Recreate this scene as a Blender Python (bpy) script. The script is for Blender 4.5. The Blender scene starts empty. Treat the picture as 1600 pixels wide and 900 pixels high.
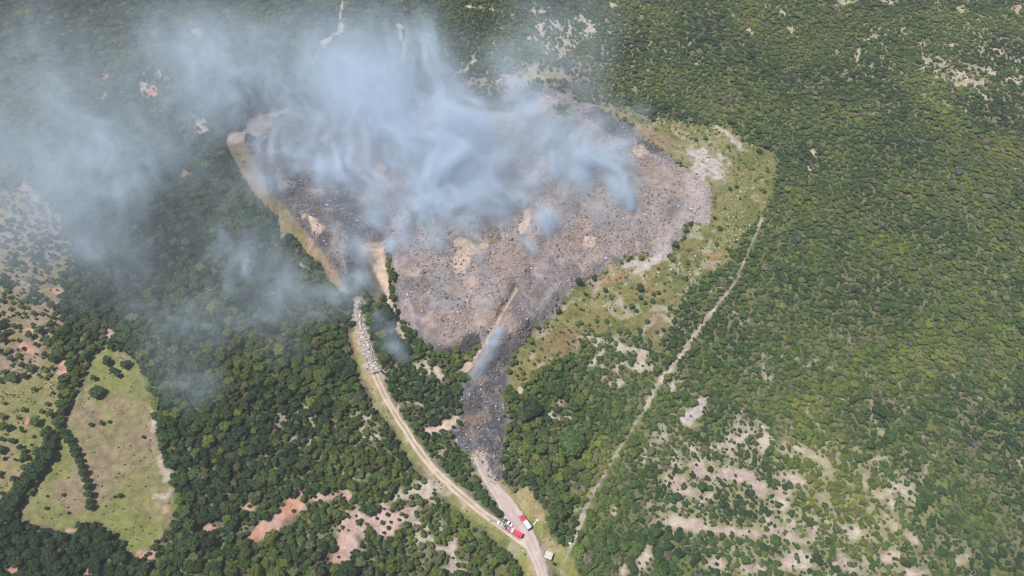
import bpy, bmesh, math, random
import numpy as np
from mathutils import Vector, Matrix

# ------------------------------------------------------------------ camera, sky, sun, exposure
S = bpy.context.scene
C = S.collection
R = math.radians
CAM_H, PITCH, HFOV = 350.0, 55.0, 73.0
FPX = 800.0 / math.tan(R(HFOV / 2))
cam = bpy.data.objects.new("camera", bpy.data.cameras.new("camera"))
C.objects.link(cam)
cam.location = (0, 0, CAM_H)
cam.rotation_euler = (R(90 - PITCH), 0, 0)
cam.data.sensor_fit = 'HORIZONTAL'
cam.data.angle = R(HFOV)
cam.data.clip_start = 1.0
cam.data.clip_end = 20000
S.camera = cam

SUN_EL, SUN_AZ = 68.0, 264.0          # azimuth clockwise from +Y: the sun stands to the left
wd = bpy.data.worlds.new("World")
S.world = wd
wd.use_nodes = True
nt = wd.node_tree
sky = nt.nodes.new("ShaderNodeTexSky")
sky.sky_type = 'NISHITA'
sky.sun_disc = False
sky.sun_elevation = R(SUN_EL)
sky.sun_rotation = R(SUN_AZ)
sky.altitude = 1500
nt.links.new(sky.outputs[0], nt.nodes["Background"].inputs[0])
nt.nodes["Background"].inputs[1].default_value = 0.075
sl = bpy.data.lights.new("sun", 'SUN')
sl.energy = 4.7
sl.angle = R(0.53)
sl.color = (1.0, 0.955, 0.89)
sun = bpy.data.objects.new("sun", sl)
C.objects.link(sun)
sd = Vector((math.sin(R(SUN_AZ)) * math.cos(R(SUN_EL)), math.cos(R(SUN_AZ)) * math.cos(R(SUN_EL)), math.sin(R(SUN_EL))))
sun.rotation_euler = sd.to_track_quat('Z', 'Y').to_euler()
sun.location = (-200, 0, 500)
vs = S.view_settings
vs.view_transform = 'Standard'
vs.look = 'None'
vs.exposure = 0.30
vs.gamma = 1.0
vs.use_curve_mapping = False
cy = S.cycles
cy.use_denoising = True
cy.filter_width = 1.1
cy.max_bounces = 6
cy.diffuse_bounces = 2
cy.glossy_bounces = 2
cy.transmission_bounces = 2
cy.volume_bounces = 3
cy.transparent_max_bounces = 96
cy.volume_step_rate = 2.0
cy.volume_max_steps = 256
HAZE = 0.00013
SMOKE_K = 1.0

rng = np.random.default_rng(11)
random.seed(5)

# ------------------------------------------------------------------ noise and map helpers
_LAT = {}
def _lat(seed, n=256):
    if seed not in _LAT:
        _LAT[seed] = np.random.default_rng(seed).random((n, n)).astype(np.float32)
    return _LAT[seed]

def vnoise(x, y, seed):
    L = _lat(seed)
    xi = np.floor(x).astype(np.int64); yi = np.floor(y).astype(np.int64)
    fx = x - xi; fy = y - yi
    fx = fx * fx * (3 - 2 * fx); fy = fy * fy * (3 - 2 * fy)
    a = L[xi & 255, yi & 255]; b = L[(xi + 1) & 255, yi & 255]
    c = L[xi & 255, (yi + 1) & 255]; d = L[(xi + 1) & 255, (yi + 1) & 255]
    return (a * (1 - fx) + b * fx) * (1 - fy) + (c * (1 - fx) + d * fx) * fy

def fbm(x, y, scale, octv=4, seed=0, gain=.5):
    o = 0; amp = 1; tot = 0; f = 1.0 / scale
    for k in range(octv):
        o = o + amp * vnoise(x * f + 17.3 * k, y * f - 9.1 * k, seed + k)
        tot += amp; amp *= gain; f *= 2.03
    return o / tot

def ss(e0, e1, x):
    t = np.clip((x - e0) / (e1 - e0), 0, 1)
    return t * t * (3 - 2 * t)

FW = np.array([0, math.sin(R(90 - PITCH)), -math.cos(R(90 - PITCH))])
UP = np.array([0, math.cos(R(90 - PITCH)), math.sin(R(90 - PITCH))])

def project(x, y, z):
    dz = z - CAM_H
    dep = np.maximum(y * FW[1] + dz * FW[2], 1.0)
    upc = y * UP[1] + dz * UP[2]
    return 800 + FPX * x / dep, 450 - FPX * upc / dep, dep

def plane_xy(u, v, z=0.0):
    d = FW * FPX + np.array([1.0, 0, 0]) * (u - 800) + UP * (450 - v)
    t = (z - CAM_H) / d[2]
    return d[0] * t, d[1] * t

def sdf(poly, u, v):
    """signed distance in pixels of the survey map, negative inside"""
    P = np.asarray(poly, float)
    lo, hi = P.min(0) - 60, P.max(0) + 60
    out = np.full(u.shape, 60.0)
    sel = (u > lo[0]) & (u < hi[0]) & (v > lo[1]) & (v < hi[1])
    if not sel.any():
        return out
    a, b = u[sel], v[sel]
    d2 = np.full(a.shape, 1e12)
    ins = np.zeros(a.shape, bool)
    n = len(P)
    for i in range(n):
        x0, y0 = P[i]; x1, y1 = P[(i + 1) % n]
        ex, ey = x1 - x0, y1 - y0
        t = np.clip(((a - x0) * ex + (b - y0) * ey) / (ex * ex + ey * ey + 1e-9), 0, 1)
        d2 = np.minimum(d2, (a - x0 - t * ex) ** 2 + (b - y0 - t * ey) ** 2)
        if y0 != y1:
            cr = ((y0 > b) != (y1 > b)) & (a < (x1 - x0) * (b - y0) / (y1 - y0) + x0)
            ins ^= cr
    out[sel] = np.minimum(np.sqrt(d2) * np.where(ins, -1, 1), 60)
    return out

def ldist(line, u, v):
    P = np.asarray(line, float)
    lo, hi = P.min(0) - 70, P.max(0) + 70
    out = np.full(u.shape, 70.0)
    sel = (u > lo[0]) & (u < hi[0]) & (v > lo[1]) & (v < hi[1])
    if not sel.any():
        return out
    a, b = u[sel], v[sel]
    d2 = np.full(a.shape, 1e12)
    for i in range(len(P) - 1):
        x0, y0 = P[i]; x1, y1 = P[i + 1]
        ex, ey = x1 - x0, y1 - y0
        t = np.clip(((a - x0) * ex + (b - y0) * ey) / (ex * ex + ey * ey + 1e-9), 0, 1)
        d2 = np.minimum(d2, (a - x0 - t * ex) ** 2 + (b - y0 - t * ey) ** 2)
    out[sel] = np.minimum(np.sqrt(d2), 70)
    return out

def ell(lst, u, v, nz, rough=.9, e0=.75, e1=1.1):
    """ragged patches: list of (u, v, ru, rv, angle)"""
    out = np.zeros(u.shape)
    for (cu, cv, ru, rv, an) in lst:
        m = max(ru, rv) * 1.9
        sel = (abs(u - cu) < m) & (abs(v - cv) < m)
        if not sel.any():
            continue
        c, s = math.cos(R(an)), math.sin(R(an))
        du, dv = u[sel] - cu, v[sel] - cv
        q = np.sqrt(((du * c + dv * s) / ru) ** 2 + ((-du * s + dv * c) / rv) ** 2)
        q = q + (nz[sel] - .5) * 2 * rough
        out[sel] = np.maximum(out[sel], 1 - ss(e0, e1, q))
    return out

# ------------------------------------------------------------------ survey of the place
MAIN = [(392, 222), (410, 190), (450, 170), (520, 165), (610, 150), (700, 160), (770, 165), (830, 158), (905, 163), (960, 185), (1000, 215),
        (1050, 245), (1078, 268), (1108, 290), (1112, 318), (1110, 348), (1080, 352), (1058, 378), (1050, 408), (1018, 396), (980, 402), (950, 418),
        (915, 440), (885, 462), (862, 490), (835, 516), (806, 540), (775, 560), (748, 575), (735, 565), (748, 540), (700, 557), (672, 548), (640, 515),
        (622, 480), (610, 440), (606, 400), (600, 385), (560, 385), (556, 430), (545, 455), (525, 418), (492, 378), (455, 335), (425, 300), (398, 262)]
TONGUE = [(725, 590), (748, 570), (775, 552), (806, 538), (800, 570), (795, 610), (792, 660), (784, 700), (782, 745), (772, 760), (757, 735), (742, 712),
          (712, 690), (704, 678), (716, 660), (718, 620)]
PALE_END = [(1070, 265), (1108, 285), (1116, 318), (1112, 350), (1085, 356), (1060, 380), (1048, 410), (1020, 400), (1035, 365), (1060, 335), (1070, 300)]
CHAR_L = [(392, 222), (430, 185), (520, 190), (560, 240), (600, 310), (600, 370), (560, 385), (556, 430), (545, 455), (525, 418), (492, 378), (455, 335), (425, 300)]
GRASS_R = [(925, 160), (985, 172), (1060, 190), (1130, 198), (1165, 215), (1200, 232), (1220, 262), (1212, 300), (1192, 335), (1150, 385), (1120, 425), (1075, 445), (1050, 500),
           (1022, 560), (1005, 520), (960, 525), (915, 520), (900, 548), (850, 580), (815, 605), (796, 612), (800, 545), (850, 495), (900, 445), (960, 405), (1050, 395), (1100, 330), (1090, 280), (1010, 215)]
SLOPE_L = [(352, 222), (372, 205), (392, 240), (420, 290), (452, 332), (490, 376), (524, 418), (545, 460), (530, 455), (500, 412), (478, 392), (462, 372), (440, 378), (438, 340), (410, 318), (380, 275)]
MEADOW = [(168, 540), (190, 548), (215, 570), (228, 600), (238, 640), (243, 685), (262, 740), (277, 790), (268, 818), (240, 850), (218, 872), (205, 868), (196, 845), (175, 830), (155, 815), (120, 818),
          (105, 832), (70, 822), (33, 816), (34, 800), (60, 765), (78, 725), (92, 690), (110, 650), (130, 600), (148, 560)]
FIELD_W = [(-120, 620), (0, 605), (50, 590), (95, 580), (98, 640), (72, 690), (45, 735), (15, 775), (-10, 800), (-120, 860)]
SCRUB_W = [(-120, 280), (60, 290), (118, 370), (105, 430), (92, 450), (110, 500), (75, 540), (105, 590), (70, 640), (-120, 680)]
NEARVERGE = [(548, 520), (550, 532), (562, 567), (567, 597), (580, 615), (600, 650), (622, 675), (640, 712), (675, 752), (717, 795), (757, 822), (797, 857), (815, 880), (825, 910), (846, 910), (835, 870), (815, 850), (796, 838), (765, 815), (725, 783), (700, 760), (675, 736), (650, 703), (628, 675), (605, 638), (590, 608), (580, 585), (570, 555), (560, 515)]
JUNCTION = [(735, 715), (750, 722), (800, 780), (818, 802), (840, 835), (862, 870), (878, 905), (905, 905), (890, 860), (860, 840), (850, 800), (822, 760), (800, 770), (765, 720)]
TRACK = [(834, 860), (813, 844), (796, 832), (780, 820), (765, 809), (748, 796), (725, 777), (700, 755), (675, 730), (650, 697), (632, 669), (608, 631), (593, 601), (584, 580), (575, 550), (566, 515), (560, 490), (559, 470)]
ROAD = [(868, 960), (857, 925), (848, 900), (839, 874), (833, 857), (825, 840), (815, 823), (801, 804), (788, 784), (775, 766), (764, 750), (755, 733), (747, 712)]
FOOT = [(1190, 342), (1183, 362), (1172, 386), (1160, 414), (1152, 436), (1132, 462), (1115, 484), (1100, 503), (1083, 525), (1066, 550), (1050, 572), (1035, 588), (1024, 608), (1010, 636), (990, 668), (972, 696), (950, 732), (932, 762), (914, 798), (902, 830), (892, 855), (880, 885), (872, 915)]
SANDTRACK = [(578, 388), (588, 402), (592, 420), (598, 442), (606, 466), (614, 488), (622, 512), (632, 530)]
SANDPOLY = [(557, 383), (575, 377), (598, 379), (602, 420), (608, 458), (598, 452), (584, 420), (568, 396)]
SHADECUT = [(558, 392), (570, 400), (584, 424), (598, 458), (584, 468), (566, 445), (556, 420)]  # shadowed drop left of the sand spur, its shade painted into the ground
RUBBLE = [(560, 472), (560, 495), (566, 520), (574, 545), (582, 568), (588, 582)]
GULLY = [(806, 450), (790, 478), (772, 510), (758, 535), (742, 556)]
SPUR = [(712, 655), (700, 665), (682, 670)]
TOPTRACK = [(538, -20), (533, 20), (530, 50), (515, 65), (500, 80), (490, 100)]
TOPTRACK2 = [(620, 40), (627, 60), (628, 100)]
TOPTRACK3 = [(742, 96), (715, 115), (690, 140), (670, 165)]
EASTEDGE = [(1122, 196), (1135, 210), (1148, 220), (1165, 232)]
TAN = [(735, 392, 30, 10, -10), (722, 412, 16, 16, 30), (718, 378, 12, 6, 0), (920, 376, 13, 9, 20), (820, 345, 8, 22, 15), (590, 270, 11, 16, 20), (405, 195, 42, 13, -38), (430, 178, 25, 7, -15),
       (585, 392, 22, 12, 10), (597, 425, 9, 22, -12), (700, 190, 16, 13, 0), (370, 215, 16, 10, 0), (490, 350, 10, 22, -35), (845, 165, 25, 12, -20), (1000, 235, 14, 8, 20),
       (700, 662, 18, 8, -20), (672, 672, 12, 6, 0), (730, 575, 14, 8, -40), (812, 610, 5, 6, 0), (685, 585, 14, 6, 60)]
PALE_E = [(1105, 255, 30, 22, 30), (1120, 270, 20, 12, 10), (1010, 415, 28, 7, -35), (985, 412, 18, 6, -20), (1090, 640, 9, 22, 25), (1078, 655, 16, 12, -40), (1052, 600, 4, 12, 10)]
BARE_SE = [(1090, 735, 10, 16, 20), (1145, 742, 36, 12, 5), (1185, 762, 22, 12, 35), (1105, 778, 14, 7, -30), (1062, 758, 22, 9, 35), (1042, 748, 6, 10, 0), (1065, 817, 40, 9, 8), (1160, 832, 50, 6, 6),
           (1225, 698, 5, 12, 10), (1255, 705, 22, 6, 30), (1285, 720, 14, 6, 40), (1293, 742, 11, 8, 0), (1245, 752, 26, 7, 20), (1225, 780, 14, 22, 0), (1285, 780, 14, 7, 40), (1270, 835, 7, 18, 10), (1332, 832, 24, 10, 25),
           (1212, 830, 14, 9, 0), (1240, 875, 30, 18, 0), (1320, 882, 26, 12, 10), (1392, 872, 14, 12, 0), (1430, 896, 30, 8, 0), (1370, 718, 18, 5, -20), (1352, 750, 5, 20, 5), (1375, 775, 12, 5, 10), (1385, 812, 8, 9, 0),
           (1425, 842, 15, 5, 35), (1498, 877, 18, 7, -20), (1378, 676, 10, 5, 30), (1005, 875, 8, 22, 20), (975, 892, 6, 8, 0), (960, 800, 5, 10, 0), (1010, 790, 9, 4, 0), (1120, 880, 18, 8, 0), (1180, 890, 20, 8, 0)]
BARE_NE = [(1236, 48, 18, 9, -15), (1222, 20, 14, 5, 25), (1325, 3, 16, 5, 0), (1385, 4, 16, 5, 0), (1272, 30, 7, 5, 0), (1340, 85, 6, 14, 20), (1362, 62, 14, 7, -30), (1408, 45, 6, 10, 0), (1440, 70, 10, 7, 30), (1445, 95, 5, 18, -20),
           (1488, 70, 12, 5, -10), (1475, 95, 8, 4, 40), (1545, 112, 24, 6, 20), (1585, 125, 26, 10, 10), (1560, 80, 14, 5, 20), (1590, 95, 10, 5, 0), (1535, 148, 10, 5, 40), (1495, 135, 8, 5, 30), (1590, 15, 14, 9, 0), (1500, 15, 12, 6, 20),
           (1170, 48, 12, 7, -20), (1145, 28, 4, 8, 0), (1108, 6, 10, 4, 0), (1083, 70, 6, 5, 0), (1088, 100, 4, 8, 0), (958, 8, 14, 5, 20), (1270, 238, 5, 10, -35), (1264, 265, 8, 5, 40), (1197, 12, 8, 6, 0)]
BARE_N = [(880, 82, 7, 18, 15), (845, 20, 16, 6, 0), (892, 48, 8, 5, 0), (870, 40, 18, 3, 35), (835, 60, 12, 4, 0), (960, 72, 3, 8, 0), (915, 55, 12, 3, 20), (742, 12, 30, 3, 5), (780, 18, 18, 4, 20), (630, 2, 30, 4, 0), (860, 115, 40, 18, 0), (800, 125, 26, 12, 0)]
RED = [(418, 828, 28, 12, -20), (440, 808, 27, 14, -35), (466, 786, 22, 13, -40), (505, 777, 34, 8, -3), (540, 775, 9, 12, 0), (552, 820, 25, 27, 30), (545, 850, 18, 20, 10), (536, 872, 16, 12, -30), (598, 815, 18, 27, 15), (615, 820, 11, 30, 40), (390, 795, 7, 9, 0), (330, 826, 14, 6, -15),
       (45, 545, 14, 6, 30), (98, 575, 9, 16, 0), (90, 455, 18, 5, 10), (38, 295, 7, 8, 0), (172, 520, 8, 14, 10), (45, 520, 6, 6, 0), (235, 145, 14, 10, -20), (168, 122, 8, 8, 0), (162, 150, 4, 8, 0), (15, 195, 6, 4, 0), (258, 795, 5, 6, 0), (230, 867, 14, 6, 0), (110, 830, 16, 4, 0), (43, 660, 5, 8, 0),
       (50, 730, 8, 24, 35), (22, 893, 12, 6, 0), (140, 893, 8, 5, -40), (395, 840, 10, 5, 0), (290, 270, 10, 8, 0), (310, 50, 9, 7, 0)]
NET = [(560, 668, 36, 30, 0), (645, 785, 40, 32, -30), (680, 840, 52, 32, 20), (700, 880, 40, 14, 0), (580, 690, 24, 14, 0), (665, 575, 26, 16, 30), (640, 640, 22, 14, 0), (870, 650, 26, 30, 20), (1240, 820, 60, 32, 10), (1490, 115, 60, 24, 20),
       (1100, 720, 50, 34, 0), (1395, 800, 36, 50, 20), (960, 560, 60, 40, 20), (1180, 680, 60, 24, 0), (470, 690, 30, 10, 0), (880, 50, 60, 30, 0), (255, 760, 18, 30, 20), (245, 690, 5, 60, -10), (240, 130, 30, 30, 0), (300, 205, 30, 30, 0)]

def height(x, y):
    x = np.asarray(x, float); y = np.asarray(y, float)
    u, v, dep = project(x, y, np.zeros_like(x))
    mpp = np.clip(dep / FPX, .2, 1.2)
    z = 13 * (fbm(x + 900, y, 230, 3, 40) - .5) + 3.0 * (fbm(x, y, 46, 3, 44) - .5)
    m = np.minimum(sdf(MAIN, u, v), 40)
    inside = ss(8, -16, m)
    rightness = ss(820, 1050, u)
    z = z + inside * (8.5 - 5.5 * rightness) + 1.0 * inside * (fbm(x, y, 25, 3, 51) - .5)
    z = z - 4.0 * np.exp(-(ldist(GULLY, u, v - 8) / 8.0) ** 2) * inside
    z = z - 7.0 * ss(30, -10, sdf([(250, 200), (352, 225), (440, 378), (530, 460), (540, 560), (420, 520), (300, 380)], u, v))
    return z

def at(u, v, dz=0.0):
    """the point of the terrain surveyed at map pixel (u, v)"""
    z = 0.0
    for _ in range(12):
        x, y = plane_xy(u, v, z)
        z = .5 * z + .5 * (float(height(np.array([x]), np.array([y]))[0]) + dz)
    x, y = plane_xy(u, v, z)
    return Vector((x, y, float(height(np.array([x]), np.array([y]))[0]) + dz))

def maps(x, y, z):
    """land-cover masks at terrain points"""
    u0, v0, dep = project(x, y, z)
    n1 = fbm(x, y, 14, 3, 60); n2 = fbm(x, y, 14, 3, 70); n3 = fbm(x, y, 5.5, 3, 80)
    k = 9.0
    u = u0 + (n1 - .5) * 2 * k + (n3 - .5) * 6; v = v0 + (n2 - .5) * 2 * k + (fbm(x, y, 5.5, 2, 84) - .5) * 6
    u1 = u0 + (n1 - .5) * 5; v1 = v0 + (n2 - .5) * 5
    M = dict(u=u0, v=v0, n1=n1, n2=n2, n3=n3, dep=dep)
    soft = lambda d, w=3: ss(w, -w, d)
    top_ = ss(290, 190, v0) * ss(470, 560, u0)
    u2 = u0 + (n1 - .5) * 16 + (n3 - .5) * 18; v2 = v0 + (n2 - .5) * 14 + (n3 - .5) * 10 - top_ * (6 + (fbm(x, y, 30, 3, 77) - .5) * 70 + (n3 - .5) * 20)
    M['land'] = np.maximum(soft(sdf(MAIN, u2, v2)), soft(sdf(TONGUE, u2, v2)))
    M['tongue'] = soft(sdf(TONGUE, u, v), 6)
    M['pale_end'] = soft(sdf(PALE_END, u, v), 8)
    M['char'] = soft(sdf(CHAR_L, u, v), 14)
    M['grass_r'] = soft(sdf(GRASS_R, u, v), 7)
    M['slope'] = soft(sdf(SLOPE_L, u1, v1), 3)
    M['meadow'] = soft(sdf(MEADOW, u1, v1), 2.5)
    M['field_w'] = soft(sdf(FIELD_W, u1, v1), 5)
    M['scrub_w'] = soft(sdf(SCRUB_W, u, v), 8)
    M['verge'] = np.maximum(soft(sdf(NEARVERGE, u1, v1), 3), soft(sdf(JUNCTION, u1, v1), 3))
    M['track'] = ss(9, 4, ldist(TRACK, u1, v1))
    M['road'] = ss(13, 7, ldist(ROAD, u1, v1))
    wf = (.5 + 4.0 * ss(.42, .75, fbm(x, y, 20, 2, 90))) * (.8 + .2 * ss(650, 560, v0))
    M['foot'] = ss(2.0, -1.0, ldist(FOOT, u1, v1) - wf * (0.35 + .65 * ss(1200, 1050, u0) + .0 * u0)) 
    M['foot'] = np.maximum(M['foot'], ss(3, 0, ldist(EASTEDGE, u, v) - 2))
    M['sand'] = ss(5, 1, ldist(SANDTRACK, u1, v1) - ss(450, 400, v0) * 9)
    M['sand'] = np.maximum(ss(4, 1, ldist(SANDTRACK, u1, v1) - 1.5), soft(sdf(SANDPOLY, u1, v1), 2.5))
    M['dark'] = np.maximum(soft(sdf(SHADECUT, u1, v1), 4) * (1 - M['sand']), ell([(960, 195, 50, 17, 25), (1012, 228, 26, 9, 30), (545, 330, 30, 36, -20), (580, 340, 20, 20, 0), (700, 548, 34, 7, -12), (735, 540, 14, 18, 40), (470, 215, 66, 30, 0), (440, 290, 30, 20, 40), (880, 200, 40, 14, 10), (500, 370, 14, 30, -38)], u0, v0, n3 * .5 + n1 * .5, .9))  # painted shade of the drop and lower scarps, together with burnt patches
    M['ash'] = ell([(880, 455, 46, 15, -38), (850, 490, 26, 14, -45), (930, 420, 40, 10, -25), (720, 450, 60, 36, 0), (1000, 330, 50, 50, 0)], u0, v0, n1, .8)
    M['brown'] = ell([(850, 330, 60, 40, 0), (965, 275, 70, 34, 20), (900, 380, 50, 18, 0), (760, 430, 60, 20, -20), (1000, 385, 26, 18, 0)], u0, v0, n1, .9)
    M['sand'] = np.maximum(M['sand'], ss(5, 1, ldist(SPUR, u1, v1) - 3))
    M['gully'] = ss(5, 2, ldist(GULLY, u1, v1))
    M['top'] = np.maximum.reduce([ss(5, 1, ldist(TOPTRACK, u, v) - 2), ss(4, 0, ldist(TOPTRACK2, u, v) - 1), ss(4, 0, ldist(TOPTRACK3, u, v) - 1)])
    M['rubble'] = ss(3, -3, ldist(RUBBLE, u1, v1) - 10)
    M['tan'] = ell(TAN, u0, v0, n3, .7)
    M['pale_e'] = ell(PALE_E, u0, v0, n3, .8)
    nb = n3 * .55 + n1 * .3 + fbm(x, y, 2.2, 2, 88) * .15
    M['bare'] = np.maximum.reduce([ell(BARE_SE, u0, v0, nb, 1.15, .5, 1.15), ell([(a_, b_, c_ * .85, d_ * .85, e_) for a_, b_, c_, d_, e_ in BARE_NE], u0, v0, nb, 1.15, .5, 1.15), ell(BARE_N, u0, v0, n3, .9, .5, 1.2)])
    M['halo'] = ell([(a_, b_, c_ * 1.5 + 5, d_ * 1.7 + 5, e_) for a_, b_, c_, d_, e_ in BARE_SE + BARE_NE + PALE_E], u0, v0, n1, .9, .3, 1.3)
    M['brn'] = ell([(850, 122, 70, 28, 0), (935, 178, 56, 20, 20), (820, 150, 50, 16, 0), (570, 110, 40, 30, 0), (760, 135, 60, 20, 0), (690, 150, 50, 14, 0), (1020, 215, 40, 14, 30)], u0, v0, n1, .8, .4, 1.2)
    M['red'] = ell(RED, u0, v0, n3 * .7 + n2 * .3, 1.0)
    rid = np.abs(fbm(x, y, 11, 3, 95) - .5) * 2
    M['net'] = ell(NET, u0, v0, n1, .5) * ss(.24, .08, rid)
    M['rid2'] = ss(.05, .012, np.abs(fbm(x + 300, y, 30, 3, 97) - .5) * 2) * ss(.5, .62, fbm(x, y, 120, 2, 99))
    return M

# ------------------------------------------------------------------ material helpers
def mat(name):
    m = bpy.data.materials.new(name)
    m.use_nodes = True
    n = m.node_tree.nodes
    return m, n, m.node_tree.links, n["Principled BSDF"]

def plain(name, col, rough=.6, metal=0.0, spec=.4, vary=.12, scale=3.0):
    m, n, l, b = mat(name)
    tc = n.new("ShaderNodeTexCoord"); nz = n.new("ShaderNodeTexNoise"); nz.inputs['Scale'].default_value = scale
    nz.inputs['Detail'].default_value = 4
    l.new(tc.outputs['Object'], nz.inputs['Vector'])
    rp = n.new("ShaderNodeMapRange"); rp.inputs[3].default_value = 1 - vary; rp.inputs[4].default_value = 1 + vary
    l.new(nz.outputs['Fac'], rp.inputs[0])
    mx = n.new("ShaderNodeVectorMath"); mx.operation = 'SCALE'; mx.inputs[0].default_value = col[:3]
    l.new(rp.outputs[0], mx.inputs['Scale']); l.new(mx.outputs[0], b.inputs['Base Color'])
    b.inputs['Roughness'].default_value = rough; b.inputs['Metallic'].default_value = metal
    b.inputs['Specular IOR Level'].default_value = spec
    return m

def ground_material(name, s1, s2, amp, bump):
    m, n, l, b = mat(name)
    at_ = n.new("ShaderNodeAttribute"); at_.attribute_name = "cover"
    geo = n.new("ShaderNodeNewGeometry")
    a = n.new("ShaderNodeTexNoise"); a.inputs['Scale'].default_value = s1; a.inputs['Detail'].default_value = 5; a.inputs['Roughness'].default_value = .7
    c = n.new("ShaderNodeTexNoise"); c.inputs['Scale'].default_value = s2; c.inputs['Detail'].default_value = 4
    l.new(geo.outputs['Position'], a.inputs['Vector']); l.new(geo.outputs['Position'], c.inputs['Vector'])
    ad = n.new("ShaderNodeMath"); ad.operation = 'ADD'; l.new(a.outputs['Fac'], ad.inputs[0]); l.new(c.outputs['Fac'], ad.inputs[1])
    rp = n.new("ShaderNodeMapRange"); rp.inputs[1].default_value = .7; rp.inputs[2].default_value = 1.3
    rp.inputs[3].default_value = 1 - amp; rp.inputs[4].default_value = 1 + amp
    l.new(ad.outputs[0], rp.inputs[0])
    mx = n.new("ShaderNodeVectorMath"); mx.operation = 'SCALE'
    l.new(at_.outputs['Color'], mx.inputs[0]); l.new(rp.outputs[0], mx.inputs['Scale'])
    l.new(mx.outputs[0], b.inputs['Base Color'])
    bp = n.new("ShaderNodeBump"); bp.inputs['Strength'].default_value = bump; bp.inputs['Distance'].default_value = .4
    l.new(ad.outputs[0], bp.inputs['Height']); l.new(bp.outputs[0], b.inputs['Normal'])
    b.inputs['Roughness'].default_value = .95; b.inputs['Specular IOR Level'].default_value = .1
    return m

M_GROUND = ground_material("soil_and_grass", .9, .25, .38, .5)
M_LAND = ground_material("burnt_ground", 1.3, .45, .34, .8)
M_ROAD = ground_material("packed_dirt", .8, .3, .14, .2)

def mesh_obj(name, verts, faces, material, parent=None, cols=None, smooth=False):
    me = bpy.data.meshes.new(name)
    verts = np.asarray(verts, np.float32); 
    if isinstance(faces, np.ndarray):
        k = faces.shape[1]; nf = len(faces)
        me.vertices.add(len(verts)); me.vertices.foreach_set("co", verts.ravel())
        me.loops.add(nf * k); me.loops.foreach_set("vertex_index", faces.astype(np.int32).ravel())
        me.polygons.add(nf); me.polygons.foreach_set("loop_start", np.arange(0, nf * k, k, dtype=np.int32))
        me.update(calc_edges=True)
    else:
        me.from_pydata([tuple(p) for p in verts], [], faces)
    if cols is not None:
        ca = me.color_attributes.new("cover", 'FLOAT_COLOR', 'POINT')
        c4 = np.ones((len(verts), 4), np.float32); c4[:, :3] = cols
        ca.data.foreach_set("color", c4.ravel())
    if smooth:
        me.polygons.foreach_set("use_smooth", np.ones(len(me.polygons), bool))
    if material is not None:
        me.materials.append(material)
    o = bpy.data.objects.new(name, me)
    C.objects.link(o)
    if parent is not None:
        o.parent = parent
    return o

def tag(o, label=None, cat=None, group=None, kind=None):
    if label: o["label"] = label
    if cat: o["category"] = cat
    if group: o["group"] = group
    if kind: o["kind"] = kind
    return o

def empty(name, loc=(0, 0, 0), rz=0.0):
    e = bpy.data.objects.new(name, None)
    C.objects.link(e); e.location = loc; e.rotation_euler = (0, 0, rz); e.empty_display_size = .2
    return e

# ------------------------------------------------------------------ land cover colours (surface albedo, with some painted shade)
SOIL_W = np.array([.39, .33, .275]); SOIL_PINK = np.array([.37, .285, .26]); SOIL_RED = np.array([.36, .19, .135])
TANC = np.array([.46, .35, .28]); LITTERF = np.array([.105, .092, .06]); DRYGR = np.array([.225, .16, .08]); MEADG = np.array([.176, .164, .072]); YELG = np.array([.165, .145, .060])
GREENG = np.array([.12, .15, .045]); RUB = np.array([.255, .215, .215]); CHAR_SHADE = np.array([.085, .082, .09]); ASHB = np.array([.19, .185, .205]); PALE = np.array([.37, .325, .315]); ROADC = np.array([.42, .345, .315])  # the char tone doubles as the colour of painted shade

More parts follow.
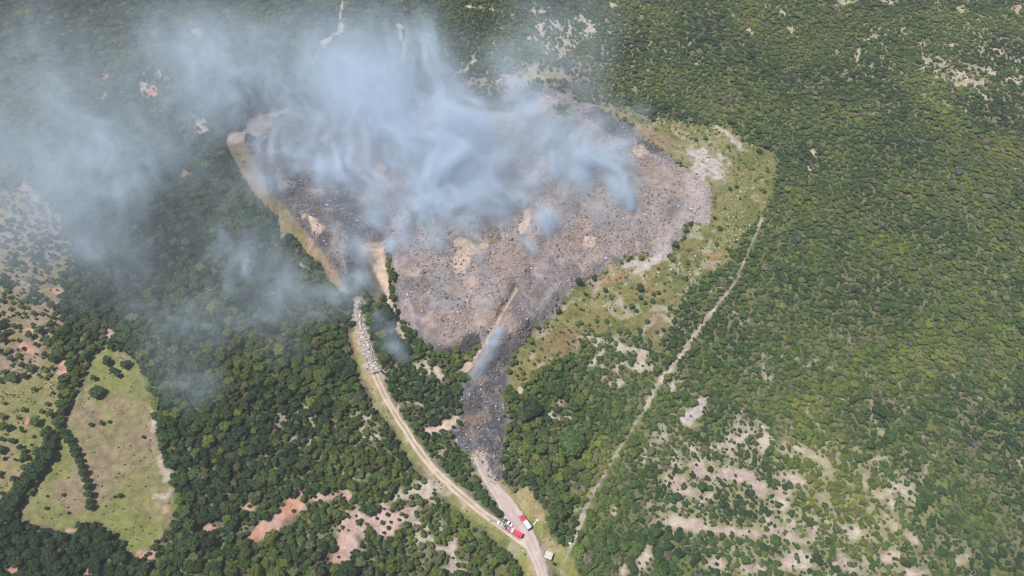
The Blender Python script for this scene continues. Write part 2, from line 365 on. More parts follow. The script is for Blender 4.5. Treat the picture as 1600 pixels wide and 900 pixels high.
def cover_colour(x, y, M):
    n1, n2, n3 = M['n1'], M['n2'], M['n3']
    big = fbm(x, y, 60, 3, 130)
    def mix(c, d, f):
        return c + (np.asarray(d) - c) * np.asarray(f)[..., None]
    col = np.zeros(x.shape + (3,)) + LITTERF
    col = mix(col, np.array([.125, .13, .065]), ss(900, 1050, M['u']) * .85)
    col = mix(col, np.array([.16, .14, .095]), ss(.45, .7, n2) * .8)
    col = mix(col, GREENG * .85, ss(.42, .62, n1) * .75)
    # open scrub in the south-east and north-east has paler, grassier soil
    open_ = np.maximum(ell([(1250, 800, 260, 120, 0), (1480, 90, 180, 90, 0)], M['u'], M['v'], n1, .4), ell([(900, 70, 160, 100, 0)], M['u'], M['v'], n1, .4))
    col = mix(col, np.array([.27, .25, .15]), open_ * .6)
    col = mix(col, np.array([.215, .165, .125]), M['scrub_w'] * .95)
    col = mix(col, YELG, M['scrub_w'] * ss(.45, .6, n2) * .8)
    fw = MEADG[None] + (n2 - .5)[..., None] * np.array([.10, .02, .06])
    col = mix(col, fw, M['field_w'])
    md = MEADG[None] + (big - .5)[..., None] * np.array([-.10, .02, -.10]) + (n2 - .5)[..., None] * np.array([.10, .04, .06])
    md = mix(md, np.array([.235, .185, .135]), ss(.52, .68, fbm(x, y, 24, 4, 140)) * .45)
    md = mix(md, np.array([.15, .125, .085]), ss(.52, .7, fbm(x, y, 4.5, 3, 142)) * .5)
    md = mix(md, np.array([.14, .17, .04]), ss(.5, .66, fbm(x, y, 20, 3, 150)) * .65)
    col = mix(col, md, M['meadow'])
    gr = mix(np.zeros(x.shape + (3,)) + YELG, GREENG * .9, ss(.46, .62, n3) * .7)
    gr = mix(gr, GREENG * .7, ss(.55, .66, fbm(x, y, 9, 3, 165)) * .7)
    gr = mix(gr, DRYGR * 1.05, ss(.5, .65, fbm(x, y, 26, 3, 160)) * ss(330, 420, M['v']) * .95)
    gr = mix(gr, np.array([.19, .135, .075]), ss(.5, .62, fbm(x, y, 34, 3, 162)) * ss(420, 520, M['v']) * .7)
    gr = mix(gr, SOIL_W, ss(.66, .74, n3) * .5)
    col = mix(col, gr, M['grass_r'])
    col = mix(col, np.array([.23, .165, .105]), M['slope']); col = mix(col, YELG * .9, M['slope'] * ss(.5, .62, n2) * .75)
    col = mix(col, np.array([.27, .215, .115]), M['verge']); col = mix(col, np.array([.17, .185, .055]), M['verge'] * ss(.5, .62, n1) * .9)
    col = mix(col, SOIL_W, M['net'] * .9)
    col = mix(col, SOIL_W * .9, M['rid2'] * .6)
    b = mix(np.zeros(x.shape + (3,)) + SOIL_W, SOIL_PINK, ss(.3, .5, n2))
    b = mix(b, np.array([.30, .275, .17]), ss(.52, .68, big) * .8)
    col = mix(col, np.array([.215, .205, .115]), M['halo'] * .75)
    col = mix(col, np.array([.21, .155, .10]), M['brn'] * .8)
    col = mix(col, b * (.82 + .36 * fbm(x, y, 2.5, 3, 145))[..., None], M['bare'] * .92)
    rd = mix(np.zeros(x.shape + (3,)) + SOIL_RED, np.array([.37, .25, .21]), ss(.35, .6, n1))
    rd = mix(rd, np.array([.39, .29, .27]), ss(520, 560, M['u']) * .7)
    col = mix(col, rd, M['red'])
    # the tip
    ld = mix(np.zeros(x.shape + (3,)) + RUB, PALE * .85, ss(.5, .72, fbm(x, y, 18, 4, 170)) * .75)
    ld = mix(ld, np.array([.145, .12, .115]), ss(.52, .7, fbm(x, y, 9, 3, 180)) * .8)
    ld = mix(ld, np.array([.25, .19, .155]), ss(.5, .65, fbm(x, y, 30, 3, 190)) * .6)
    ld = mix(ld, CHAR_SHADE * 1.15, M['char'] * (.35 + .65 * ss(.36, .54, fbm(x, y, 20, 3, 200))) * .95)
    ld = ld * .98
    ld = mix(ld, CHAR_SHADE * 1.1, ss(.56, .68, fbm(x, y, 22, 4, 205)) * .5)
    ld = mix(ld, np.array([.25, .245, .26]), M['ash'] * .45)
    ld = mix(ld, np.array([.23, .165, .13]), M['brown'] * .55 * ss(.35, .6, n2))
    ld = mix(ld, CHAR_SHADE * .8, M['dark'] * .92)  # burnt patches, plus shade of the drop and scarps put into the colour
    ld = mix(ld, TANC * .8, ss(.62, .75, fbm(x, y, 12, 4, 195)) * .55)
    ld = mix(ld, PALE * .92, M['pale_end'] * .7)
    tg = mix(np.zeros(x.shape + (3,)) + ASHB * .62, CHAR_SHADE * .75, ss(.40, .56, fbm(x, y, 5, 3, 210)))
    tg = mix(tg, np.array([.21, .15, .105]), ss(.52, .66, fbm(x, y, 8, 3, 215)) * .7)
    ld = mix(ld, tg, M['tongue'] * .95)
    ld = mix(ld, CHAR_SHADE * 1.2, ss(6, 2, np.abs(sdf(MAIN, M['u'], M['v']) + 4)) * ss(640, 560, M['u']) * .8)  # dark band inside the western rim: char with its shadow painted in
    ld = mix(ld, GREENG, ell([(672, 350, 22, 9, 10), (725, 380, 26, 8, 0), (775, 372, 10, 8, 0), (610, 430, 8, 30, -10)], M['u'], M['v'], n3, .6) * .75)
    col = mix(col, ld, M['land'])
    col = mix(col, CHAR_SHADE * 1.1, M['dark'] * .7 * (1 - M['land']) * ss(640, 600, M['u']))  # shade of the drop painted on the ground outside the tip
    col = mix(col, TANC * .92, M['tan'] * (.7 + .3 * ss(.35, .55, fbm(x, y, 3.2, 3, 197)))); col = mix(col, PALE, M['pale_e'] * .9)
    col = mix(col, TANC, M['gully'] * .6)
    col = mix(col, SOIL_W * .9, np.maximum(M['foot'], M['top']) * (.55 + .4 * ss(.3, .6, n3)))
    col = mix(col, TANC, M['sand'] * .95)
    col = mix(col, np.array([.36, .29, .24]), M['rubble'] * .95)
    col = mix(col, np.array([.37, .30, .25]), np.maximum(M['track'] * .6, M['road'] * .85))
    return np.clip(col, .01, .8)

# ------------------------------------------------------------------ terrain sheet, split into ground, meadow, field and bank
def axis(lo, hi, st, far, n):
    core = np.arange(lo, hi + st * .5, st)
    g = np.geomspace(st * 4, far, n)
    return np.concatenate([lo - g[::-1], core, hi + g])

XS = axis(-560, 560, 1.4, 3000, 12); YS = axis(20, 690, 1.4, 2600, 12)
GX, GY = np.meshgrid(XS, YS)
GXf, GYf = GX.ravel(), GY.ravel()
GZ = height(GXf, GYf)
MG = maps(GXf, GYf, GZ)
way = np.maximum.reduce([MG['track'], MG['road'], MG['sand'], MG['foot'], MG['rubble']])
GZ = GZ + (fbm(GXf, GYf, 4.0, 3, 220) - .5) * .5 * (1 - way) - MG['land'] * .55
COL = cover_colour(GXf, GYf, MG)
W_, H_ = len(XS), len(YS)
idx = np.arange(W_ * H_).reshape(H_, W_)
F = np.stack([idx[:-1, :-1], idx[:-1, 1:], idx[1:, 1:], idx[1:, :-1]], -1).reshape(-1, 4)
fm = {k: MG[k][F].mean(1) for k in ('meadow', 'field_w', 'slope', 'grass_r')}
reg = np.zeros(len(F), int)
reg[fm['field_w'] > .5] = 2; reg[fm['meadow'] > .5] = 1; reg[fm['grass_r'] > .5] = 4; reg[fm['slope'] > .5] = 3
V = np.stack([GXf, GYf, GZ], 1)
for k, nm in enumerate(("ground", "meadow", "pasture_ground", "bank_terrain", "grassland_terrain")):
    f = F[reg == k]
    used, inv = np.unique(f, return_inverse=True)
    o = mesh_obj(nm, V[used], inv.reshape(-1, 4), M_GROUND, cols=COL[used], smooth=True)
    tag(o, kind="structure")
ZG = GZ.reshape(H_, W_)

def gz(x, y):
    """height of the built sheet"""
    x = np.asarray(x, float); y = np.asarray(y, float)
    i = np.clip(np.searchsorted(XS, x) - 1, 0, W_ - 2); j = np.clip(np.searchsorted(YS, y) - 1, 0, H_ - 2)
    fx = (x - XS[i]) / (XS[i + 1] - XS[i]); fy = (y - YS[j]) / (YS[j + 1] - YS[j])
    return (ZG[j, i] * (1 - fx) + ZG[j, i + 1] * fx) * (1 - fy) + (ZG[j + 1, i] * (1 - fx) + ZG[j + 1, i + 1] * fx) * fy

def put(u, v, dz=0.0):
    p = at(u, v)
    return Vector((p.x, p.y, float(gz([p.x], [p.y])[0]) + dz))

# the burnt tip: a finer, rougher sheet over the ground
lx = np.arange(-260, 260, .75); ly = np.arange(105, 530, .75)
AX, AY = np.meshgrid(lx, ly)
axf, ayf = AX.ravel(), AY.ravel()
uu, vv, _ = project(axf, ayf, height(axf, ayf))
near = (sdf(MAIN, uu, vv) < 34) | (sdf(TONGUE, uu, vv) < 15)
ids = -np.ones(len(axf), int); ids[near] = np.arange(near.sum())
axf, ayf = axf[near], ayf[near]
azf = height(axf, ayf); ML = maps(axf, ayf, azf)
smoothm = np.maximum.reduce([ML['tan'], ML['sand'], ML['gully']])
rough = (np.abs(fbm(axf, ayf, 2.6, 3, 230) - .5) * 2.2 + (fbm(axf, ayf, 8, 3, 235) - .5) * 2.6 + (fbm(axf, ayf, 17, 2, 238) - .5) * 4.0) * .8 * (1 - .85 * smoothm)
azl = azf - .75 + ss(.1, .6, ML['land']) * (.55 + rough)
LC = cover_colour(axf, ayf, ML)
n_, m_ = AX.shape
I2 = ids.reshape(n_, m_)
LF = np.stack([I2[:-1, :-1], I2[:-1, 1:], I2[1:, 1:], I2[1:, :-1]], -1).reshape(-1, 4)
LF = LF[(LF >= 0).all(1)]
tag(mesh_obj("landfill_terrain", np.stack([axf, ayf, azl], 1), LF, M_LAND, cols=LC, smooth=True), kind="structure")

# roads and paths: ribbons draped on the sheet
def spline(px, step=1.0):
    P = [put(*p) for p in px]
    pts = []
    for i in range(len(P) - 1):
        p0, p1, p2, p3 = P[max(i - 1, 0)], P[i], P[i + 1], P[min(i + 2, len(P) - 1)]
        n = max(2, int((p2 - p1).length / step))
        for k in range(n):
            t = k / n
            pts.append(.5 * ((2 * p1) + (p2 - p0) * t + (2 * p0 - 5 * p1 + 4 * p2 - p3) * t * t + (3 * p1 - p0 - 3 * p2 + p3) * t ** 3))
    pts.append(P[-1])
    return np.array([(p.x, p.y) for p in pts])

def ribbon(name, px, wfun, colfun, lift, seed):
    Q = spline(px)
    T = np.gradient(Q, axis=0); T /= np.linalg.norm(T, axis=1)[:, None] + 1e-9
    N = np.stack([-T[:, 1], T[:, 0]], 1)
    s = np.concatenate([[0], np.cumsum(np.linalg.norm(np.diff(Q, axis=0), axis=1))])
    t = s / s[-1]
    cr = np.array([-1.2, -1, -.8, -.6, -.4, -.2, 0, .2, .4, .6, .8, 1, 1.2])
    w = np.array([wfun(a) for a in t]) * .5
    wl = w * (1 + .5 * (fbm(s, s * 0 + 3, 5, 3, seed) - .5)); wr = w * (1 + .5 * (fbm(s, s * 0 + 9, 5, 3, seed + 5) - .5))
    ww = np.where(cr[None] < 0, wl[:, None], wr[:, None])
    X = Q[:, None, :] + N[:, None, :] * (cr[None] * ww)[..., None]
    x, y = X[..., 0], X[..., 1]
    z = gz(x, y) + lift - .35 * ss(.85, 1.2, np.abs(cr))[None] + .05 * (fbm(x, y, 2, 2, seed + 8) - .5)
    z = z - .07 * np.exp(-((np.abs(cr) - .5) / .15) ** 2)[None]
    col = colfun(x, y, np.broadcast_to(cr[None], x.shape), np.broadcast_to(t[:, None], x.shape))
    n, k = x.shape
    ii = np.arange(n * k).reshape(n, k)
    f = np.stack([ii[:-1, :-1], ii[:-1, 1:], ii[1:, 1:], ii[1:, :-1]], -1).reshape(-1, 4)
    return tag(mesh_obj(name, np.stack([x, y, z], -1).reshape(-1, 3), f, M_ROAD, cols=col.reshape(-1, 3), smooth=True), kind="structure")

def c_road(x, y, c, t):
    n = fbm(x, y, 3, 4, 300); b = ROADC[None, None] * (.86 + .3 * n)[..., None]
    rut = np.exp(-((np.abs(c + .12 * np.sin(t * 9)) - .45) / .16) ** 2) * ss(.35, .6, fbm(x, y, 16, 2, 305))
    return b + (np.array([.34, .265, .25]) - b) * (rut * .75)[..., None]

def c_track(x, y, c, t):
    n = fbm(x, y, 3, 4, 310); b = np.array([.46, .37, .30]) * (.86 + .3 * n)[..., None]
    mid = np.exp(-(c / .26) ** 2) * ss(.25, .5, fbm(x, y, 7, 2, 315)) * ss(1, .93, t)
    b = b + (np.array([.20, .17, .105]) - b) * (mid * .85)[..., None]
    return b + (np.array([.27, .22, .14]) - b) * (ss(.7, 1.1, np.abs(c)) * .8)[..., None]

ribbon("dirt_road", ROAD, lambda t: 4.7 + 3.9 * math.exp(-((t - .56) / .16) ** 2) + .6 * math.exp(-((t - .9) / .1) ** 2), c_road, .14, 400)
ribbon("track_road", TRACK, lambda t: 3.9, c_track, .09, 410)

# ------------------------------------------------------------------ loose rubbish, litter and rubble (uncountable)
OCT = np.array([(1, 0, 0), (-1, 0, 0), (0, 1, 0), (0, -1, 0), (0, 0, 1), (0, 0, -1)], float)
OCTF = np.array([(0, 2, 4), (2, 1, 4), (1, 3, 4), (3, 0, 4), (2, 0, 5), (1, 2, 5), (3, 1, 5), (0, 3, 5)])
def piece_material(name, rough):
    m, n, l, b = mat(name)
    a = n.new("ShaderNodeAttribute"); a.attribute_name = "cover"
    l.new(a.outputs['Color'], b.inputs['Base Color'])
    b.inputs['Roughness'].default_value = rough; b.inputs['Specular IOR Level'].default_value = .25
    return m
M_PIECE = piece_material("mixed_rubbish", .8)

def scatter(name, P, size, col, flat, label, cat, stretch=.6):
    n = len(P)
    g = rng.normal(size=(n, 6, 3)) * .22
    v = (OCT[None] * (1 + rng.uniform(-.3, .5, (n, 6, 1))) + g)
    v *= size[:, None, None] * np.stack([1 + rng.random(n) * stretch * 2, np.ones(n), np.full(n, flat) * (1 + rng.random(n))], 1)[:, None]
    a = rng.uniform(0, 2 * math.pi, n); c, s = np.cos(a)[:, None], np.sin(a)[:, None]
    tl = rng.normal(0, .35, n)[:, None]
    x = v[..., 0] * c - v[..., 1] * s; y = v[..., 0] * s + v[..., 1] * c; z = v[..., 2] + v[..., 0] * tl
    V_ = np.stack([x, y, z], -1) + P[:, None]
    Fc = (OCTF[None] + (np.arange(n) * 6)[:, None, None]).reshape(-1, 3)
    o = mesh_obj(name, V_.reshape(-1, 3), Fc, M_PIECE, cols=np.repeat(col, 6, 0))
    return tag(o, label, cat, kind="stuff")

def pick(pal, w, n):
    pal = np.array(pal); k = rng.choice(len(pal), n, p=np.array(w) / sum(w))
    return pal[k] * rng.uniform(.75, 1.25, (n, 1))

# burnt rubbish over the tip
lm = ML['land'] * (1 - .72 * smoothm)
sel = rng.random(len(axf)) < lm * .33
q = np.where(sel)[0]; n = len(q)
jx = rng.uniform(-.4, .4, n); jy = rng.uniform(-.4, .4, n)
Pd = np.stack([axf[q] + jx, ayf[q] + jy, azl[q] + .05], 1)
cold = pick([(.09, .08, .085), (.17, .14, .14), (.27, .23, .225), (.37, .325, .315), (.39, .31, .25), (.56, .52, .50), (.25, .16, .12), (.30, .32, .37)], [13, 22, 34, 18, 11, 3, 3, 1], n)
dk = (np.clip(ML['char'] + ML['tongue'] + ML['dark'], 0, 1)[q] * .92)[:, None]  # darker pieces on burnt areas and within the painted shade
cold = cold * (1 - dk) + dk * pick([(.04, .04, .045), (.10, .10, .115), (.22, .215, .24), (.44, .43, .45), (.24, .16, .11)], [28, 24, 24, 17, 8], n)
pe = (ML['pale_end'][q] * .7)[:, None]
cold = cold * (.86 + .14 * rng.random((n, 1)))
cold = cold * (1 - pe) + pe * pick([(.42, .37, .36), (.3, .26, .255), (.55, .5, .48)], [5, 3, 2], n)
scatter("rubbish_debris", Pd, rng.gamma(3.0, .075, n) + .1, cold, .35, "grey burnt rubbish strewn all over the smoking landfill", "rubbish")

# white litter blown into the grass east and south of the tip
LT = [(1190, 240, 34, 22, 240), (1170, 290, 30, 40, 260), (1150, 335, 26, 40, 330), (1145, 380, 18, 24, 240), (1165, 365, 18, 14, 200), (1110, 200, 40, 12, 160), (1050, 195, 45, 10, 200), (1020, 185, 24, 8, 110), (1130, 330, 20, 30, 120),
      (870, 500, 26, 16, 160), (935, 470, 28, 20, 110), (1080, 420, 30, 14, 120), (1010, 425, 40, 16, 200), (880, 420 + 20, 20, 8, 60), (960, 440, 60, 20, 140), (1120, 240, 50, 20, 90), (1215, 235, 16, 16, 130), (1090, 395, 20, 20, 80), (850, 540, 30, 20, 50),
      (650, 525, 14, 10, 60), (665, 560, 12, 16, 50), (860, 850, 8, 12, 8), (858, 820, 8, 20, 10), (742, 735, 5, 20, 30)]
pts = []
for (cu, cv, ru, rv, k) in LT:
    zc = at(cu, cv).z
    for _ in range(int(k * .36)):
        a, b = random.gauss(0, .55), random.gauss(0, .55)
        x, y = plane_xy(cu + ru * a, cv + rv * b, zc)
        pts.append((x, y))
pts = np.array(pts); n = len(pts)
Pl = np.stack([pts[:, 0], pts[:, 1], gz(pts[:, 0], pts[:, 1]) + .1], 1)
scatter("litter", Pl, rng.gamma(2.0, .075, n) + .06, pick([(.52, .52, .50), (.62, .62, .58), (.5, .55, .62), (.55, .5, .38)], [6, 4, 1, 2], n), .3, "white litter blown into the yellow-green grass beside the landfill", "litter")

# heap of pale stones along the top of the track
Q = spline(RUBBLE, .6); n = 2300
k = rng.integers(0, len(Q), n); T = np.gradient(Q, axis=0)[k]; T /= np.linalg.norm(T, axis=1)[:, None]
off = np.clip(rng.normal(0, 1.5, n), -3.6, 3.6) + .3
P2 = Q[k] + np.stack([-T[:, 1], T[:, 0]], 1) * off[:, None] + rng.normal(0, .5, (n, 2))
hz = np.maximum(0, 1.3 - np.abs(off) * .42) * rng.random(n)
scatter("rubble", np.stack([P2[:, 0], P2[:, 1], gz(P2[:, 0], P2[:, 1]) + .1 + hz], 1), rng.gamma(5, .055, n) + .1, pick([(.50, .44, .415), (.40, .345, .32), (.58, .53, .505), (.28, .24, .22)], [5, 4, 2, 2], n), .75, "heap of pale broken stones along the upper end of the dirt track", "rubble", .3)

# ------------------------------------------------------------------ plants
def leaf_material(name, stops):
    m, n, l, b = mat(name)
    ti = n.new("ShaderNodeAttribute"); ti.attribute_type = 'INSTANCER'; ti.attribute_name = "tint"
    va = n.new("ShaderNodeAttribute"); va.attribute_type = 'INSTANCER'; va.attribute_name = "val"
    lf = n.new("ShaderNodeAttribute"); lf.attribute_name = "leaf"
    ra = n.new("ShaderNodeValToRGB"); e = ra.color_ramp.elements
    e[0].position = stops[0][0]; e[0].color = (*stops[0][1], 1); e[1].position = stops[-1][0]; e[1].color = (*stops[-1][1], 1)
    for p, c in stops[1:-1]:
        k = e.new(p); k.color = (*c, 1)
    l.new(ti.outputs['Fac'], ra.inputs[0])
    mu = n.new("ShaderNodeMath"); mu.operation = 'MULTIPLY'; l.new(va.outputs['Fac'], mu.inputs[0]); l.new(lf.outputs['Fac'], mu.inputs[1])
    sc = n.new("ShaderNodeVectorMath"); sc.operation = 'SCALE'; l.new(ra.outputs[0], sc.inputs[0]); l.new(mu.outputs[0], sc.inputs['Scale'])
    l.new(sc.outputs[0], b.inputs['Base Color'])
    b.inputs['Roughness'].default_value = .65; b.inputs['Specular IOR Level'].default_value = .25
    tr = n.new("ShaderNodeBsdfTranslucent"); l.new(sc.outputs[0], tr.inputs[0])
    mx = n.new("ShaderNodeMixShader"); mx.inputs[0].default_value = .18
    l.new(b.outputs[0], mx.inputs[1]); l.new(tr.outputs[0], mx.inputs[2]); l.new(mx.outputs[0], n["Material Output"].inputs[0])
    return m
M_LEAF = leaf_material("foliage", [(0, (.029, .058, .025)), (.2, (.048, .090, .026)), (.42, (.076, .119, .032)), (.62, (.120, .160, .030)), (.75, (.175, .195, .032)), (.88, (.112, .122, .068)), (1.0, (.21, .18, .13))])
M_BARK = plain("bark", (.12, .09, .065), .9, vary=.3)
M_SPIKE = plain("blue_grey_stem", (.13, .15, .175), .6, vary=.2)

bmi = bmesh.new(); bmesh.ops.create_icosphere(bmi, subdivisions=1, radius=1)
ICO = np.array([v.co[:] for v in bmi.verts]); ICOF = np.array([[v.index for v in f.verts] for f in bmi.faces]); bmi.free()

def crown_mesh(name, seed, lumps=11, dome=False, ncard=260, spread=.62, squash=.72):
    g = np.random.default_rng(seed)
    vs_, fs_, lf_ = [], [], []
    base = 0
    cs = []
    for i in range(lumps):
        if i == 0:
            c = np.array([0, 0, .95]); r = .62
        else:
            a = 2.399 * i + g.uniform(-.4, .4); d = spread * math.sqrt(i / lumps) * g.uniform(.85, 1.12)
            c = np.array([math.cos(a) * d, math.sin(a) * d, 1.02 + .38 * (1 - (d / spread) ** 2) * squash + g.uniform(-.1, .12) * (0 if dome else 1)]); r = g.uniform(.27, .43) if not dome else .42
        cs.append((c, r))
        v = ICO * (1 + g.uniform(-.22, .22, (len(ICO), 1))) * r * np.array([1, 1, .85 if i else squash]) + c
        vs_.append(v); fs_.append(ICOF + base); base += len(ICO)
        lf_.append(np.full(len(ICO), g.uniform(.66, 1.08)))
    F3 = np.concatenate(fs_)
    q, ql = [], []
    for _ in range(ncard):
        c, r = cs[g.integers(0, len(cs))]
        d = g.normal(size=3); d[2] = abs(d[2]) * 1.0 - .15; d /= np.linalg.norm(d)
        p = c + d * r * g.uniform(.92, 1.22) * np.array([1, 1, .9])
        nrm = d + g.normal(size=3) * .45; nrm /= np.linalg.norm(nrm)
        t = np.cross(nrm, g.normal(size=3)); t /= np.linalg.norm(t); bt = np.cross(nrm, t)
        s = g.uniform(.07, .14)
        q.append([p + t * s, p + bt * s * .8, p - t * s, p - bt * s * .8]); ql.append(g.uniform(.85, 1.7))
    q = np.array(q).reshape(-1, 3)
    F4 = np.arange(len(q)).reshape(-1, 4) + base
    verts = np.concatenate(vs_ + [q])
    me = bpy.data.meshes.new(name)
    me.from_pydata(verts.tolist(), [], F3.tolist() + F4.tolist())
    a = me.attributes.new("leaf", 'FLOAT', 'POINT')
    a.data.foreach_set("value", np.concatenate([np.concatenate(lf_), np.repeat(ql, 4)]).astype(np.float32))
    me.materials.append(M_LEAF)
    return me

def trunk_mesh(name, seed):
    g = random.Random(seed)
    bm = bmesh.new()
    def limb(p0, p1, r0, r1, k=6):
        d = (p1 - p0).normalized(); a = d.orthogonal().normalized(); b = d.cross(a)
        r_ = [[bm.verts.new(p + (a * math.cos(t * 2 * math.pi / k) + b * math.sin(t * 2 * math.pi / k)) * r) for t in range(k)] for p, r in ((p0, r0), ((p0 + p1) / 2 + Vector((g.uniform(-.03, .03), g.uniform(-.03, .03), 0)), (r0 + r1) / 2), (p1, r1))]
        for u in range(2):
            for t in range(k):
                bm.faces.new((r_[u][t], r_[u][(t + 1) % k], r_[u + 1][(t + 1) % k], r_[u + 1][t]))
        bm.faces.new(r_[2])
    top = Vector((g.uniform(-.06, .06), g.uniform(-.06, .06), .6))
    limb(Vector((0, 0, -.15)), top, .075, .05)
    for i in range(4):
        a = i * 1.57 + g.uniform(-.4, .4)
        limb(top - Vector((0, 0, .03)), top + Vector((math.cos(a) * .4, math.sin(a) * .4, .45)), .038, .014, 5)
    me = bpy.data.meshes.new(name); bm.to_mesh(me); bm.free(); me.materials.append(M_BARK)
    return me

NK = 8
CROWNS = [crown_mesh("crown", 100 + i, lumps=[9, 11, 13, 8, 12, 10, 14, 7][i], spread=[.6, .62, .66, .55, .64, .58, .7, .5][i], squash=[.7, .8, .6, .95, .7, .85, .55, 1.0][i]) for i in range(NK)]
TRUNKS = [trunk_mesh("trunk", 200 + i) for i in range(NK)]
CROWN_DOME = crown_mesh("crown", 300, lumps=20, dome=True, ncard=420, spread=.6, squash=1.0)
CROWN_BIG = crown_mesh("crown", 310, lumps=34, ncard=900, spread=.74, squash=.7)
CROWN_BIG2 = crown_mesh("crown", 311, lumps=30, ncard=900, spread=.74, squash=.8)

ORD = "first second third fourth fifth sixth seventh eighth ninth tenth eleventh twelfth thirteenth fourteenth fifteenth sixteenth seventeenth eighteenth nineteenth twentieth".split()
ORDN = lambda k: ORD[k] if k < 20 else 'twenty-' + ORD[k - 20]
HAND = []      # plants traced one by one: u, v, radius m, tint, val, crown, name, label, category, group
def hand(u, v, r, tint, val, label, crown=None, name="broadleaf_tree", cat="tree", group=None, hs=1.0):
    HAND.append((u, v, r, tint, val, crown, name, label, cat, group, hs))
hand(155, 616, 4.0, .10, .9, "round dark tree standing alone in the meadow", CROWN_DOME, hs=.62)
hand(779, 804, 2.1, .10, .85, "round dark green tree where the track meets the dirt road", CROWN_DOME, hs=.95)
hand(830, 645, 5.4, .0, .85, "large dark blue-green tree beside the burnt tongue of rubbish", CROWN_BIG2)
hand(893, 696, 7.0, .36, .95, "broadest tree, a wide green crown near the footpath", CROWN_BIG, hs=.75)
hand(872, 619, 2.9, .08, 1.0, "dark oval tree next to bare earth above the largest green tree")
hand(841, 662, 2.6, .58, 1.0, "bright green tree touching the large dark blue-green tree")
hand(824, 672, 3.0, .60, .95, "yellow-green tree just below the large dark blue-green tree")
hand(851, 690, 3.2, .86, .9, "dull olive tree between the large dark tree and the broadest tree")
for i, (u, v) in enumerate([(102, 676), (106, 683), (111, 690), (115, 697), (119, 705), (123, 713), (126, 721), (130, 731), (133, 741), (137, 752), (140, 762), (142, 774), (143, 786), (144, 794)]):
    hand(u, v, 2.1 + .5 * ((i * 7) % 3) / 2, .12 + .05 * (i % 3), .9, f"dark tree in the hedge running down into the meadow, {ORD[i]} from its upper end", group="trees of the meadow hedge")
for i, (u, v) in enumerate([(84, 700), (77, 707), (81, 715), (70, 712), (72, 724), (63, 727), (66, 735), (55, 738), (57, 748), (47, 747), (48, 757), (38, 762), (40, 770), (30, 775), (30, 786), (20, 785), (22, 795), (11, 793)]):
    hand(u, v, 3.0 + .7 * ((i * 5) % 4) / 3, .06 + .05 * (i % 3), .9, f"dark tree in the thick hedge west of the meadow, {ORD[i]} from its upper end", group="trees of the western hedge")
for (u, v, r, lb) in [(189, 776, 1.5, "dark round bush in the middle of the meadow, larger of two"), (180, 777, .9, "small dark bush beside the larger one in mid meadow"), (172, 660, 1.1, "small round bush at the end of a short row in the meadow"),
                      (161, 662, 1.7, "broad bush in the middle of a short row in the meadow"), (144, 665, 1.5, "leftmost bush of the short row in the meadow"), (225, 684, 1.2, "small bush by the eastern edge of the meadow"),
                      (100, 774, 1.0, "lone dark bush at the top of the lower meadow"), (75, 776, .9, "small bush left of the lone dark bush in lower meadow"), (108, 802, .9, "small bush low in the lower meadow"), (74, 795, 1.1, "narrow bush in the western corner of the lower meadow")]:
    hand(u, v, r, .12, .8, lb, name="shrub", cat="bush", hs=.8)
TOPM = [(170, 569, 2.6), (168, 562, 2.0), (180, 582, 2.4), (186, 588, 2.1), (198, 573, 2.7), (203, 570, 2.0), (149, 593, 1.9), (176, 545, 2.4), (188, 546, 2.2), (183, 534, 2.6)]
for (u, v, r) in TOPM:
    hand(u, v, r, .16, .9, f"green tree at the narrow top end of the meadow, {ORD[sorted(q[0] for q in TOPM).index(u)]} from left", group="trees at the top of the meadow")
BANKT = [(393, 342, 3.6), (402, 352, 3.8), (412, 360, 3.2), (455, 378, 4.0), (463, 386, 3.2), (447, 384, 3.4), (405, 335, 3.0)]
for (u, v, r) in BANKT:
    hand(u, v, r, .14, 1.0, f"dark green tree beside the dry grass bank, {ORD[sorted(q[0] for q in BANKT).index(u)]} from left", group="trees at the dry grass bank")

